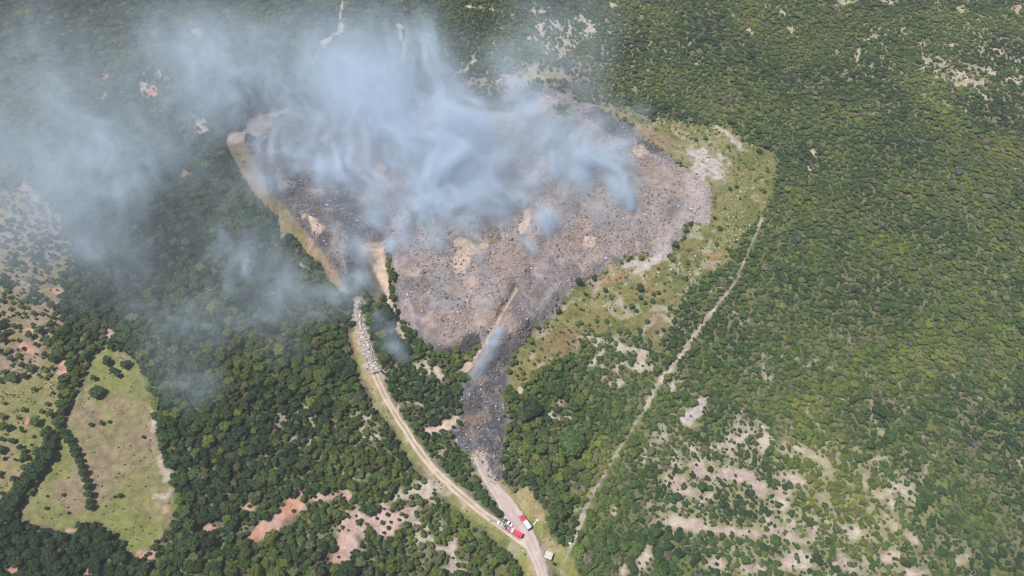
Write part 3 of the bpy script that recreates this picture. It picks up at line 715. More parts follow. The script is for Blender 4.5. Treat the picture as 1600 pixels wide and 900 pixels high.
def spots():
    pts = []
    for h in HAND:
        p = put(h[0], h[1]); pts.append((p.x, p.y, h[2], h[3], h[4], -1))
    grid = {}
    cell = 3.0
    for i, p in enumerate(pts):
        grid.setdefault((int(p[0] // cell), int(p[1] // cell)), []).append(i)
    def stage(n, rfun, over):
        x = rng.uniform(-520, 520, n); y = rng.uniform(40, 650, n)
        z = height(x, y); u, v, _ = project(x, y, z)
        ok = (u > -60) & (u < 1660) & (v > -50) & (v < 960)
        x, y, z = x[ok], y[ok], z[ok]
        m = maps(x, y, z)
        r, pr = rfun(x, y, m)
        dead = np.maximum.reduce([m['land'], m['slope'] * .97, m['meadow'], m['field_w'] * .9, m['verge'] * .95, m['track'], m['road'], m['foot'], m['sand'], m['top'], m['rubble'], m['tan'], m['pale_e'] * .9, m['bare'] * .9, m['red'] * (.95 - .15 * (r < 1.2)), m['net'] * .85, m['rid2'] * .5])
        dead = np.maximum(dead, .97 * ell([(a_, b_, c_ * 1.12 + 2, d_ * 1.12 + 2, e_) for a_, b_, c_, d_, e_ in BARE_SE + RED + PALE_E], m['u'], m['v'], m['n3'] * .6 + m['n1'] * .4, 1.0) * (1 - .2 * (r < 1.2)))
        mpp = m['dep'] / FPX
        clear = np.minimum.reduce([ldist(ROAD, m['u'], m['v']) * mpp - 4.2, ldist(TRACK, m['u'], m['v']) * mpp - 2.2, ldist(FOOT, m['u'], m['v']) * mpp + .25 - 1.0 * fbm(x, y, 12, 2, 91)])
        clear = np.minimum.reduce([clear, sdf(NEARVERGE, m['u'], m['v']) * mpp - 1.6, sdf(MEADOW, m['u'], m['v']) * mpp, sdf(SLOPE_L, m['u'], m['v']) * mpp, sdf(JUNCTION, m['u'], m['v']) * mpp + .5])
        open_ok = (np.minimum.reduce([sdf(MEADOW, m['u'], m['v']), sdf(SLOPE_L, m['u'], m['v'])]) < -4) & (r < 1.2)
        clear = np.minimum.reduce([clear] + [ldist(t_, m['u'], m['v']) * mpp - .5 for t_ in (TOPTRACK, TOPTRACK2, TOPTRACK3, SANDTRACK)] + [sdf(SANDPOLY, m['u'], m['v']) * mpp, sdf(SHADECUT, m['u'], m['v']) * mpp])
        for (ku, kv, kr) in ((857, 870, 3.2), (787, 820, 5), (800, 824, 5), (812, 836, 5), (821, 818, 5.5), (837, 816, 1.5), (825, 866, 1.2)):
            clear = np.minimum(clear, np.hypot(m['u'] - ku, m['v'] - kv) * mpp - kr)
        pr = pr * (1 - dead) * (1 - .8 * m['brn']) * ((clear > r * .75) | open_ok)
        pr[(m['verge'] > .5) & (m['v'] > 730) & (rng.random(len(x)) > .012)] = 0
        keep = rng.random(len(x)) < pr
        o = np.where(keep)[0]; o = o[np.argsort(-r[o])]
        tb = fbm(x, y, 40, 3, 500); tf = rng.random(len(x)); vf = rng.random(len(x))
        uu_, vv_ = m['u'], m['v']
        for i in o:
            xi, yi, ri = x[i], y[i], r[i]
            cx, cy_ = int(xi // cell), int(yi // cell)
            bad = False
            k = 2 if ri > 1.6 else 1
            for a in range(cx - k, cx + k + 1):
                for b in range(cy_ - k, cy_ + k + 1):
                    for j in grid.get((a, b), ()):
                        p = pts[j]
                        if (p[0] - xi) ** 2 + (p[1] - yi) ** 2 < (over * (ri + p[2])) ** 2:
                            bad = True; break
                    if bad: break
                if bad: break
            if bad:
                continue
            e = uu_[i] > 640
            if e:   # open scrub
                t = .34 + .58 * (tb[i] - .5) * 2 + (tf[i] - .5) * .40
                if vf[i] < .12: t = .80 + tf[i] * .12
                elif vf[i] > .985: t = .97
                va = .98 + .4 * (vf[i] * 7.3 % 1 - .5)
            else:
                t = .25 + .55 * (tb[i] - .5) * 2 + (tf[i] - .5) * .40
                if vf[i] < .10: t = .60 + tf[i] * .12
                elif vf[i] > .93: t = .86
                va = .85 + .55 * (vf[i] * 7.3 % 1 - .5)
                if vv_[i] > 790 and uu_[i] < 230: t = .04 + .14 * tf[i]; va *= .85
            if m['grass_r'][i] > .5 and ri < 1.6: ri *= .8; t = .25 + .45 * tf[i]
            pts.append((xi, yi, ri, min(max(t, 0.0), 1.0), va, 0))
            grid.setdefault((cx, cy_), []).append(len(pts) - 1)
    def big(x, y, m):
        west = ss(680, 600, m['u']); grove = ell([(860, 660, 90, 80, 0), (820, 880, 200, 40, 0), (980, 880, 90, 60, 0), (850, 790, 40, 60, 0)], m['u'], m['v'], m['n1'], .4)
        r = rng.uniform(1.9, 3.0, len(x)) + 1.5 * rng.random(len(x)) ** 4
        dens = .85 * west * (1 - .93 * m['scrub_w']) + .7 * grove + .02 * (1 - west)
        thin = ell([(560, 740, 170, 60, 20), (680, 840, 120, 70, 0), (460, 830, 120, 60, 0), (650, 640, 70, 60, 30)], m['u'], m['v'], m['n1'], .3)
        return r, dens * (1 - .85 * ell(NET, m['u'], m['v'], m['n1'], .5)) * (1 - m['grass_r'] * .95) * (1 - thin * .75)
    def mid(x, y, m):
        east = ss(880, 1010, m['u'])
        r = rng.uniform(1.2, 2.1, len(x)) * (1 - east) + east * (1.0 + 1.0 * rng.random(len(x)) ** 1.6 + .9 * (rng.random(len(x)) < .06))
        return r, (1 - m['grass_r'] * .94) * (1 - m['scrub_w'] * .86) * (.75 - .42 * ell(NET, m['u'], m['v'], m['n1'], .5))
    def small(x, y, m):
        r = rng.uniform(.7, 1.4, len(x)) * (1 - .2 * ss(880, 1010, m['u']))
        extra = m['meadow'] * 0
        return r, (1 - m['grass_r'] * .88) * (1 - m['scrub_w'] * .72)
    stage(48000, big, .54)
    stage(170000, mid, .48)
    stage(150000, small, .46)
    return pts

PTS = spots()
# tufts and seedlings in the open grass
tx, ty = rng.uniform(-330, 240, 60000), rng.uniform(70, 420, 60000)
tm = maps(tx, ty, height(tx, ty))
tk_ = rng.random(len(tx)) < (.22 * tm['meadow'] + .35 * tm['field_w'] + .55 * tm['scrub_w'] + .6 * tm['grass_r'] + .25 * tm['verge'] + .35 * tm['slope']) * ss(.42, .6, tm['n3']) * (1 - np.maximum.reduce([tm['land'], tm['track'], tm['road'], tm['foot']]))
for i in np.where(tk_)[0]:
    PTS.append((tx[i], ty[i], float(rng.uniform(.18, .5)), float(rng.uniform(.3, .8)), float(rng.uniform(.8, 1.2)), 0))
A = np.array([p[:5] for p in PTS]); NH = len(HAND)
AZ = gz(A[:, 0], A[:, 1])
pu, pv, pd = project(A[:, 0], A[:, 1], AZ + A[:, 2])
size_px = A[:, 2] * FPX / pd
inframe = (pu > 6) & (pu < 1594) & (pv > 6) & (pv < 896)
rot = rng.uniform(0, 2 * math.pi, len(A)); kind = rng.integers(0, NK, len(A)); hs = rng.uniform(.75, 1.15, len(A))
hs[pu > 900] *= .72
istree = A[:, 2] >= 1.55
istree[:NH] = [h[6] == "broadleaf_tree" for h in HAND]
single = np.zeros(len(A), bool); single[:NH] = True
for tr, nm in ((True, 300), (False, 300)):
    c = np.where((istree == tr) & inframe & ~single)[0]
    c = c[np.argsort(-size_px[c])][:nm - int((istree[:NH] == tr).sum())]
    single[c] = True

def region(u, v):
    if v > 790 and u < 235: return "dark wood below the meadow"
    if u < 110 and v < 660: return "red-brown scrub at far left"
    if u < 245: return "wood beside the meadow"
    if v > 740 and u < 560: return "wood around the red earth scars"
    if u < 420: return "wood right of the meadow"
    if u < 600 and v < 560: return "smoke-veiled wood below the grass bank"
    if u < 640 and v < 740: return "wood left of the track"
    if u < 720 and v < 700: return "scrub between track and landfill"
    if u < 830 and v > 700: return "scrub below the lower track"
    if v > 550 and u < 800: return "scrub left of the burnt tongue"
    if u < 900 and v > 600: return "grove right of the burnt tongue"
    if u < 1010 and v > 560: return "grove left of the footpath"
    if u > 1000 and v > 700: return "patchy scrub at lower right"
    if u > 1000 and v < 180: return "scrub at upper right"
    if u > 900 and v < 500 and u < 1220: return "grass beside the landfill"
    if v < 300: return "wood above the landfill"
    return "dense scrub right of the footpath"

def tone(t, v):
    return "blue-green" if t < .1 else "dark green" if t < .24 else "mid green" if t < .48 else "bright green" if t < .68 else "yellow-green" if t < .8 else "olive grey" if t < .93 else "brownish"

def plant(i, name, label, cat, group, crown_me, trunk_me):
    e = empty(name, (A[i, 0], A[i, 1], AZ[i]), rot[i])
    s = A[i, 2] / .95
    e.scale = (s, s, s * hs[i])
    c = bpy.data.objects.new("crown", crown_me); t = bpy.data.objects.new("trunk", trunk_me)
    for o in (c, t):
        C.objects.link(o); o.parent = e
    c["tint"] = float(A[i, 3]); c["val"] = float(A[i, 4])
    tag(e, label, cat, group)
    return c, t

SRC = {}
LAB = {}
for i in np.where(single)[0]:
    if i >= NH:
        w = ("large" if A[i, 2] > 3.3 else "medium") if istree[i] else "small"
        LAB.setdefault((w, tone(A[i, 3], A[i, 4]), "tree" if istree[i] else "bush", region(pu[i], pv[i])), []).append(i)
LABEL = {}
for (w, tn, nn, ph), L0 in LAB.items():
    L0.sort(key=lambda i: pv[i])
    rows = max(1, math.ceil(len(L0) / 9))
    per = math.ceil(len(L0) / rows)
    names = {1: [""], 2: ["upper half", "lower half"], 3: ["top third", "middle third", "bottom third"]}.get(rows, [f"{ORD[k]} row down" for k in range(20)])
    for k in range(rows):
        row = sorted(L0[k * per:(k + 1) * per], key=lambda i: pu[i])
        for q_, i in enumerate(row):
            t_ = f"{w} {tn} {nn}, {ph}" + (f", {names[k]}" if names[k] else "")
            if len(row) > 1:
                t_ += ", leftmost" if q_ == 0 else ", rightmost" if q_ == len(row) - 1 else f", {ORD[q_]} from left"
            LABEL[i] = (t_, f"{w} {tn} {nn} kind, {ph}")
for i in np.where(single)[0]:
    if i < NH:
        u, v, r, ti, va, cm, nm, lb, ct, gp, h2 = HAND[i]
        hs[i] = h2
        plant(i, nm, lb, ct, gp, cm or CROWNS[i % NK], TRUNKS[i % NK])
    else:
        lb, gp = LABEL[i]
        c, t = plant(i, "broadleaf_tree" if istree[i] else "shrub", lb, "tree" if istree[i] else "bush", gp, CROWNS[kind[i]], TRUNKS[kind[i]])
        SRC.setdefault(int(kind[i]), (c, t))

def gn_mass(name, sel, label, cat):
    P = np.stack([A[sel, 0], A[sel, 1], AZ[sel]], 1)
    me = bpy.data.meshes.new(name)
    me.vertices.add(len(P)); me.vertices.foreach_set("co", P.astype(np.float32).ravel())
    s = A[sel, 2] / .95
    for nm, ty, data in (("rz", 'FLOAT', rot[sel]), ("k", 'INT', kind[sel]), ("tint", 'FLOAT', A[sel, 3]), ("val", 'FLOAT', A[sel, 4])):
        a = me.attributes.new(nm, ty, 'POINT'); a.data.foreach_set("value", np.asarray(data, np.int32 if ty == 'INT' else np.float32))
    a = me.attributes.new("sc", 'FLOAT_VECTOR', 'POINT')
    a.data.foreach_set("vector", np.stack([s, s, s * hs[sel]], 1).astype(np.float32).ravel())
    me.materials.append(M_LEAF)
    o = bpy.data.objects.new(name, me); C.objects.link(o)
    g = bpy.data.node_groups.new(name, 'GeometryNodeTree')
    g.interface.new_socket("Geometry", in_out='INPUT', socket_type='NodeSocketGeometry')
    g.interface.new_socket("Geometry", in_out='OUTPUT', socket_type='NodeSocketGeometry')
    N, L = g.nodes, g.links
    gi, go = N.new("NodeGroupInput"), N.new("NodeGroupOutput")
    jn = N.new("GeometryNodeJoinGeometry")
    def attr(nm, ty):
        k = N.new("GeometryNodeInputNamedAttribute"); k.data_type = ty; k.inputs[0].default_value = nm
        return next(s_ for s_ in k.outputs if s_.enabled and s_.name == "Attribute")
    kk, sc_, rz_ = attr("k", 'INT'), attr("sc", 'FLOAT_VECTOR'), attr("rz", 'FLOAT')
    cb = N.new("ShaderNodeCombineXYZ"); L.new(rz_, cb.inputs[2])
    for k, (c, t) in SRC.items():
        pj = N.new("GeometryNodeJoinGeometry")
        for ob in (c, t):
            oi = N.new("GeometryNodeObjectInfo"); oi.transform_space = 'ORIGINAL'; oi.inputs[0].default_value = ob
            L.new(oi.outputs['Geometry'], pj.inputs[0])
        eq = N.new("FunctionNodeCompare"); eq.data_type = 'INT'; eq.operation = 'EQUAL'
        ia = [s_ for s_ in eq.inputs if s_.type == 'INT']
        L.new(kk, ia[0]); ia[1].default_value = k
        ip = N.new("GeometryNodeInstanceOnPoints")
        L.new(gi.outputs[0], ip.inputs['Points']); L.new(eq.outputs[0], ip.inputs['Selection']); L.new(pj.outputs[0], ip.inputs['Instance'])
        L.new(cb.outputs[0], ip.inputs['Rotation']); L.new(sc_, ip.inputs['Scale'])
        L.new(ip.outputs[0], jn.inputs[0])
    L.new(jn.outputs[0], go.inputs[0])
    md = o.modifiers.new("plants", 'NODES'); md.node_group = g
    return tag(o, label, cat, kind="stuff")

gn_mass("forest", ~single & istree, "dense green woodland covering the slopes around the landfill", "forest")
gn_mass("undergrowth", ~single & ~istree, "low green scrub filling the gaps between the trees", "scrub")
print("plants", len(A), "trees", istree.sum(), "single", single.sum())

# blue-grey spiky plants standing out of the scrub
def spiky_mesh(seed):
    g = random.Random(seed); bm = bmesh.new()
    def arm(p, d, L_, r):
        k = 6; prev = None; n = 5; q = p.copy()
        for i in range(n + 1):
            t = i / n
            dd = (d * (1 - t) + Vector((0, 0, 1)) * t * 1.3).normalized()
            a = dd.orthogonal().normalized(); b = dd.cross(a)
            rr = r * (1 - .25 * t) * (1 if i < n else .35)
            ring = [bm.verts.new(q + (a * math.cos(2 * math.pi * j / k) + b * math.sin(2 * math.pi * j / k)) * rr) for j in range(k)]
            if prev:
                for j in range(k):
                    bm.faces.new((prev[j], prev[(j + 1) % k], ring[(j + 1) % k], ring[j]))
            prev = ring; q = q + dd * L_ / n
        bm.faces.new(prev)
    arm(Vector((0, 0, -.3)), Vector((0, 0, 1)), 2.2, .3)
    for i in range(26):
        a = i * 2.4; e = g.uniform(.15, 1.0)
        arm(Vector((0, 0, 1.0 + g.uniform(0, .7))), Vector((math.cos(a), math.sin(a), e)), g.uniform(2.2, 3.4), .17)
    me = bpy.data.meshes.new("stems"); bm.to_mesh(me); bm.free(); me.materials.append(M_SPIKE)
    return me
SPK = [spiky_mesh(i) for i in range(3)]
SPOT = [(829, 706, 1.0, "blue-grey spiky plant in the grove beside the burnt tongue"), (1408, 141, 1.1, "largest blue-grey spiky plant in the upper right scrub"), (1493, 271, 1.25, "wide blue-grey spiky plant at the middle right edge of the scrub"),
        (1431, 221, 1.0, "dark blue-grey spiky plant above the widest one on the right"), (1376, 351, .95, None), (1244, 374, 1.0, None), (1316, 153, .8, None), (1437, 188, .9, None), (1480, 293, .8, None), (1500, 297, .8, None), (1425, 418, .8, None), (1572, 372, .9, None),
        (1237, 468, .8, None), (1239, 533, .9, None), (1420, 536, .7, None), (1375, 534, .7, None), (1005, 32, .9, None), (1028, 28, 1.0, None), (1190, 38, 1.0, None), (1432, 8, .8, None), (1282, 59, .8, None), (1495, 365, .8, None), (1518, 692, .7, None), (1512, 827, .8, None), (1308, 797, .7, None), (1180, 738, .7, None), (1096, 795, .7, None), (1130, 805, .7, None)]
for i, (u, v, s, lb) in enumerate(SPOT):
    p = put(u, v + 4); e = empty("spiky_plant", p, i * 1.3); s *= 1.05; e.scale = (s, s, s)
    o = bpy.data.objects.new("stems", SPK[i % 3]); C.objects.link(o); o.parent = e
    rest = sorted(q[0] for q in SPOT if q[3] is None)
    tag(e, lb or f"small blue-grey spiky plant among green scrub, {ORDN(rest.index(u))} from left of such plants", "plant", "blue-grey spiky plants in the scrub")
# ------------------------------------------------------------------ vehicles, shed, people
M_RED = plain("red_paint", (.56, .03, .07), .35, spec=.5, vary=.06)
M_WHITE = plain("white_paint", (.58, .59, .60), .35, spec=.5, vary=.04)
M_PALEBLUE = plain("pale_box_panel", (.46, .52, .56), .4, spec=.5, vary=.05)
M_SILVER = plain("silver_paint", (.50, .53, .58), .3, .3, vary=.05)
M_GLASS = plain("dark_glass", (.02, .025, .03), .08, spec=.6, vary=.05)
M_TYRE = plain("tyre_rubber", (.025, .025, .025), .85)
M_STEEL = plain("steel", (.42, .42, .43), .4, .7)
M_DARK = plain("dark_chassis", (.04, .04, .042), .7)
M_LAMP = plain("lamp_lens", (.75, .73, .66), .15)
M_BEACON = plain("beacon_lens", (.05, .12, .5), .2)
M_ROOFS = plain("weathered_roof_sheet", (.47, .45, .39), .6, vary=.15, scale=2)
M_BLOCK = plain("cement_wall", (.30, .28, .25), .9, vary=.2)
M_WOOD = plain("grey_door_wood", (.12, .09, .07), .8, vary=.3)

def loft(bm, secs):
    """closed body through rectangular sections (x, half width, z low, z high)"""
    rings = [[bm.verts.new((x, -w, a)), bm.verts.new((x, w, a)), bm.verts.new((x, w, b)), bm.verts.new((x, -w, b))] for x, w, a, b in secs]
    rings = [[bm.verts.new(v) if not isinstance(v, bmesh.types.BMVert) else v for v in r] for r in rings]
    for p, q in zip(rings[:-1], rings[1:]):
        for j in range(4):
            bm.faces.new((p[j], p[(j + 1) % 4], q[(j + 1) % 4], q[j]))
    bm.faces.new(rings[0][::-1]); bm.faces.new(rings[-1])

def part(name, m, parent, secs=None, boxes=(), bev=.05, fn=None):
    bm = bmesh.new()
    if secs: loft(bm, secs)
    for (x0, x1, y0, y1, z0, z1) in boxes:
        mt = Matrix.Translation(((x0 + x1) / 2, (y0 + y1) / 2, (z0 + z1) / 2)) @ Matrix.Diagonal((x1 - x0, y1 - y0, z1 - z0, 1))
        bmesh.ops.create_cube(bm, size=1, matrix=mt)
    if fn: fn(bm)
    bmesh.ops.recalc_face_normals(bm, faces=bm.faces[:])
    if bev:
        bmesh.ops.bevel(bm, geom=bm.edges[:], offset=bev, segments=2, profile=.6, affect='EDGES', clamp_overlap=True)
    me = bpy.data.meshes.new(name); bm.to_mesh(me); bm.free(); me.materials.append(m)
    o = bpy.data.objects.new(name, me); C.objects.link(o); o.parent = parent
    return o

def cyl(bm, c, r, depth, axis='Y', seg=18):
    rot_ = {'Y': Matrix.Rotation(R(90), 4, 'X'), 'X': Matrix.Rotation(R(90), 4, 'Y'), 'Z': Matrix.Identity(4)}[axis]
    bmesh.ops.create_cone(bm, cap_ends=True, segments=seg, radius1=r, radius2=r, depth=depth, matrix=Matrix.Translation(c) @ rot_)

def wheels(parent, xs, hw, r, wd_):
    for x in xs:
        for s in (-1, 1):
            w = part("wheel", M_TYRE, parent, fn=lambda bm: cyl(bm, (x, s * (hw - wd_ / 2), r), r, wd_), bev=.03)
            part("rim", M_STEEL, w, fn=lambda bm: cyl(bm, (x, s * (hw + .006), r), r * .55, .03), bev=0)

def place(name, front, rear):
    f, b = put(*front), put(*rear)
    d = f - b
    c = (f + b) / 2
    e = empty(name, (c.x, c.y, max(f.z, b.z, c.z) + .13), math.atan2(d.y, d.x))
    return e

def cab(t, x0, x1, w, h, m):
    c = part("cab", m, t, secs=[(x0, w, .55, h - .08), (x0 + (x1 - x0) * .5, w, .5, h), (x1 - .22, w * .96, .5, h - .12), (x1, w * .93, .5, h * .52)], bev=.07)
    part("windscreen", M_GLASS, c, fn=lambda bm: bm.faces.new([bm.verts.new(p) for p in ((x1 - .21, -w * .82, h - .17), (x1 - .21, w * .82, h - .17), (x1 + .012, w * .82, h * .55), (x1 + .012, -w * .82, h * .55))]), bev=0)
    for s in (-1, 1):
        part("side_window", M_GLASS, c, boxes=[(x0 + (x1 - x0) * .3, x1 - .35, s * w - .012, s * w + .012, h * .58, h - .3)], bev=0)
        part("headlight", M_LAMP, t, boxes=[(x1 - .03, x1 + .035, s * w * .68 - .17, s * w * .68 + .17, .72, .92)], bev=.02)
        part("mirror", M_DARK, t, boxes=[(x1 - .35, x1 - .25, s * (w + .17) - .08, s * (w + .17) + .08, h * .6, h * .6 + .35)], bev=.02)
    return c

t = place("fire_truck", (813.6, 807.0), (828.2, 828.0))
part("chassis", M_DARK, t, boxes=[(-3.75, 3.6, -.95, .95, .45, .75)], bev=.03)
cab(t, 2.15, 3.85, 1.16, 2.55, M_RED)
part("equipment_locker", M_RED, t, boxes=[(.62, 2.02, -1.16, 1.16, .6, 2.6)], bev=.06)
part("light_bar", M_BEACON, t, boxes=[(2.9, 3.12, -.75, .75, 2.56, 2.7)], bev=.03)
part("front_stripe", M_WHITE, t, boxes=[(2.2, 3.3, -1.18, -1.166, 1.0, 1.3), (2.2, 3.3, 1.166, 1.18, 1.0, 1.3)], bev=0)
bx_ = part("cargo_box", M_PALEBLUE, t, boxes=[(-3.85, .55, -1.2, 1.2, .8, 2.75)], bev=.05)
for k in range(5):
    part("roof_rib", M_WHITE, bx_, boxes=[(-3.6 + k * .95, -3.53 + k * .95, -1.15, 1.15, 2.745, 2.775)], bev=0)
part("rear_bumper", M_DARK, t, boxes=[(-4.05, -3.8, -1.15, 1.15, .5, .75)], bev=.03)
wheels(t, (2.85, -1.9, -2.9), 1.15, .5, .32)
tag(t, "red fire truck with a long pale box body, on the right of the dirt road", "truck")

t = place("tanker_truck", (793.9, 827.2), (816.6, 839.6))
part("chassis", M_DARK, t, boxes=[(-3.7, 3.6, -.95, .95, .45, .75)], bev=.03)
cab(t, 2.25, 3.8, 1.15, 2.5, M_RED)
part("light_bar", M_BEACON, t, boxes=[(2.75, 2.95, -.7, .7, 2.51, 2.64)], bev=.03)
part("pump_housing", M_WHITE, t, boxes=[(1.15, 2.1, -1.12, 1.12, .75, 2.2)], bev=.06)
part("cab_roof_panel", M_WHITE, t, boxes=[(2.3, 2.6, -1.0, 1.0, 2.47, 2.53)], bev=0)
tk = part("tank", M_RED, t, secs=[(-3.9, .75, .95, 2.15), (-3.72, 1.12, .78, 2.5), (.85, 1.16, .78, 2.5), (1.02, 1.0, .9, 2.35)], bev=.2)
for x in (-2.6, -1.3, 0.0):
    part("tank_hatch", M_RED, tk, fn=lambda bm: cyl(bm, (x, 0, 2.53), .24, .1, 'Z', 14), bev=.02)
part("hose", M_DARK, tk, boxes=[(-3.4, .5, .98, 1.08, 2.46, 2.54)], bev=.03)
part("rear_bumper", M_DARK, t, boxes=[(-4.05, -3.85, -1.1, 1.1, .5, .75)], bev=.03)
wheels(t, (2.85, -1.8, -2.85), 1.14, .5, .32)
tag(t, "red tanker fire engine with a white band behind the cab, parked on the left verge", "truck")

def pickup(e, paint, roofm, cargo):
    b = part("body", paint, e, secs=[(-2.62, .86, .5, 1.02), (-2.55, .9, .42, 1.05), (1.0, .9, .38, 1.05), (2.1, .88, .4, 1.0), (2.55, .8, .48, .86)], bev=.05)
    g = part("cabin", M_GLASS, e, secs=[(-.75, .8, 1.04, 1.1), (-.55, .74, 1.04, 1.66), (.75, .74, 1.04, 1.68), (1.32, .8, 1.04, 1.1)], bev=.03)
    part("cabin_roof", roofm, g, boxes=[(-.5, .66, -.76, .76, 1.665, 1.72)], bev=.02)
    for s in (-1, 1):
        part("door_pillar", paint, g, boxes=[(.02, .14, s * .79 - .03, s * .79 + .03, 1.03, 1.67)], bev=.01)
        part("headlight", M_LAMP, e, boxes=[(2.46, 2.57, s * .62 - .14, s * .62 + .14, .68, .82)], bev=.02)
        part("tail_lamp", M_RED, e, boxes=[(-2.65, -2.6, s * .8 - .07, s * .8 + .07, .65, .98)], bev=.01)
        part("bed_side", paint, e, boxes=[(-2.55, -.8, s * .84 - .05, s * .84 + .05, 1.03, 1.3)], bev=.02)
    part("tailgate", paint, e, boxes=[(-2.6, -2.5, -.8, .8, 1.03, 1.28)], bev=.02)
    part("bed_floor", M_DARK, e, boxes=[(-2.49, -.82, -.78, .78, 1.04, 1.075)], bev=0)
    if cargo:
        part("bed_rack", M_STEEL, e, boxes=[(-.86, -.8, -.8, .8, 1.3, 1.75), (-2.5, -.85, -.8, -.75, 1.55, 1.6), (-2.5, -.85, .75, .8, 1.55, 1.6)], bev=0)
        part("tool_box", M_SILVER, e, boxes=[(-1.35, -.9, -.7, .7, 1.08, 1.42)], bev=.03)
    else:
        part("roll_bar", M_DARK, e, boxes=[(-.95, -.88, -.76, .76, 1.3, 1.62), (-1.7, -1.62, -.76, .76, 1.28, 1.34)], bev=0)
    part("bumper", M_STEEL, e, boxes=[(2.5, 2.68, -.82, .82, .42, .58)], bev=.03)
    wheels(e, (1.62, -1.62), .92, .38, .25)

e = place("pickup_truck", (777.6, 816.6), (791.0, 824.6)); pickup(e, M_WHITE, M_SILVER, True)
tag(e, "silver and white pickup parked on the track ahead of the red tanker", "pickup")
e = place("pickup_truck", (800.0, 823.0), (788.2, 812.4)); pickup(e, M_WHITE, M_WHITE, False)
tag(e, "white pickup parked beside the silver one, its bonnet facing down the road", "pickup")

# shed beside the road
p = put(857.0, 869.5)
t = empty("shed", (p.x, p.y, p.z - .15), math.atan2(put(862, 873).y - put(852.5, 869).y, put(862, 873).x - put(852.5, 869).x))
w_ = part("wall", M_BLOCK, t, boxes=[(-1.55, 1.55, -1.45, 1.45, 0, 2.35)], bev=.02)
rf = part("roof", M_ROOFS, t, boxes=[(-1.85, 1.85, -1.72, 1.72, 2.352, 2.43)], bev=.02)
for k in range(9):
    part("roof_ridge", M_ROOFS, rf, boxes=[(-1.68 + k * .42, -1.6 + k * .42, -1.7, 1.7, 2.425, 2.465)], bev=.012)
part("door", M_WOOD, t, boxes=[(-.45, .4, -1.49, -1.452, .05, 2.0)], bev=.01)
part("window", M_GLASS, t, boxes=[(-1.58, -1.552, -.4, .4, 1.0, 1.6)], bev=0)
tag(t, "small shed with a pale flat roof at the roadside", "shed")

# white plastic sheet and scraps on the verge
def sheet(name, u, v, L_, W2, an, label, mt):
    p = put(u, v)
    n, m = 9, 5
    g = random.Random(int(u * 7 + v))
    vs2 = [(((i / (n - 1)) - .5) * L_, ((j / (m - 1)) - .5) * W2 * (1 + .5 * math.sin(i * 1.3)), .12 + g.uniform(0, .22)) for i in range(n) for j in range(m)]
    fs2 = [(i * m + j, (i + 1) * m + j, (i + 1) * m + j + 1, i * m + j + 1) for i in range(n - 1) for j in range(m - 1)]
    o = mesh_obj(name, vs2, fs2, mt)
    o.location = p; o.rotation_euler = (0, 0, R(an))
    sm = o.modifiers.new("thickness", 'SOLIDIFY'); sm.thickness = .03
    tag(o, label, "sheet")
M_SHEET = plain("white_plastic", (.5, .49, .42), .5, vary=.08)
sheet("plastic_sheet", 835.5, 817.5, 2.0, .7, 50, "cream coloured plastic sheet lying on the grass right of the fire truck", M_SHEET)
sheet("plastic_sheet", 839, 813, 1.3, .9, 10, "white crumpled plastic just above the cream coloured sheet", M_WHITE)
sheet("plastic_sheet", 824.5, 867.5, 1.3, .35, 40, "white strip of plastic on the left verge opposite the shed", M_WHITE)
sheet("plastic_sheet", 816.5, 860.5, 1.2, .4, -30, "white scrap on the left verge above the white strip", M_WHITE)
sheet("plastic_sheet", 890.5, 848.5, 1.5, 1.0, 15, "bright white sheet lying on the footpath near its lower end", M_WHITE)

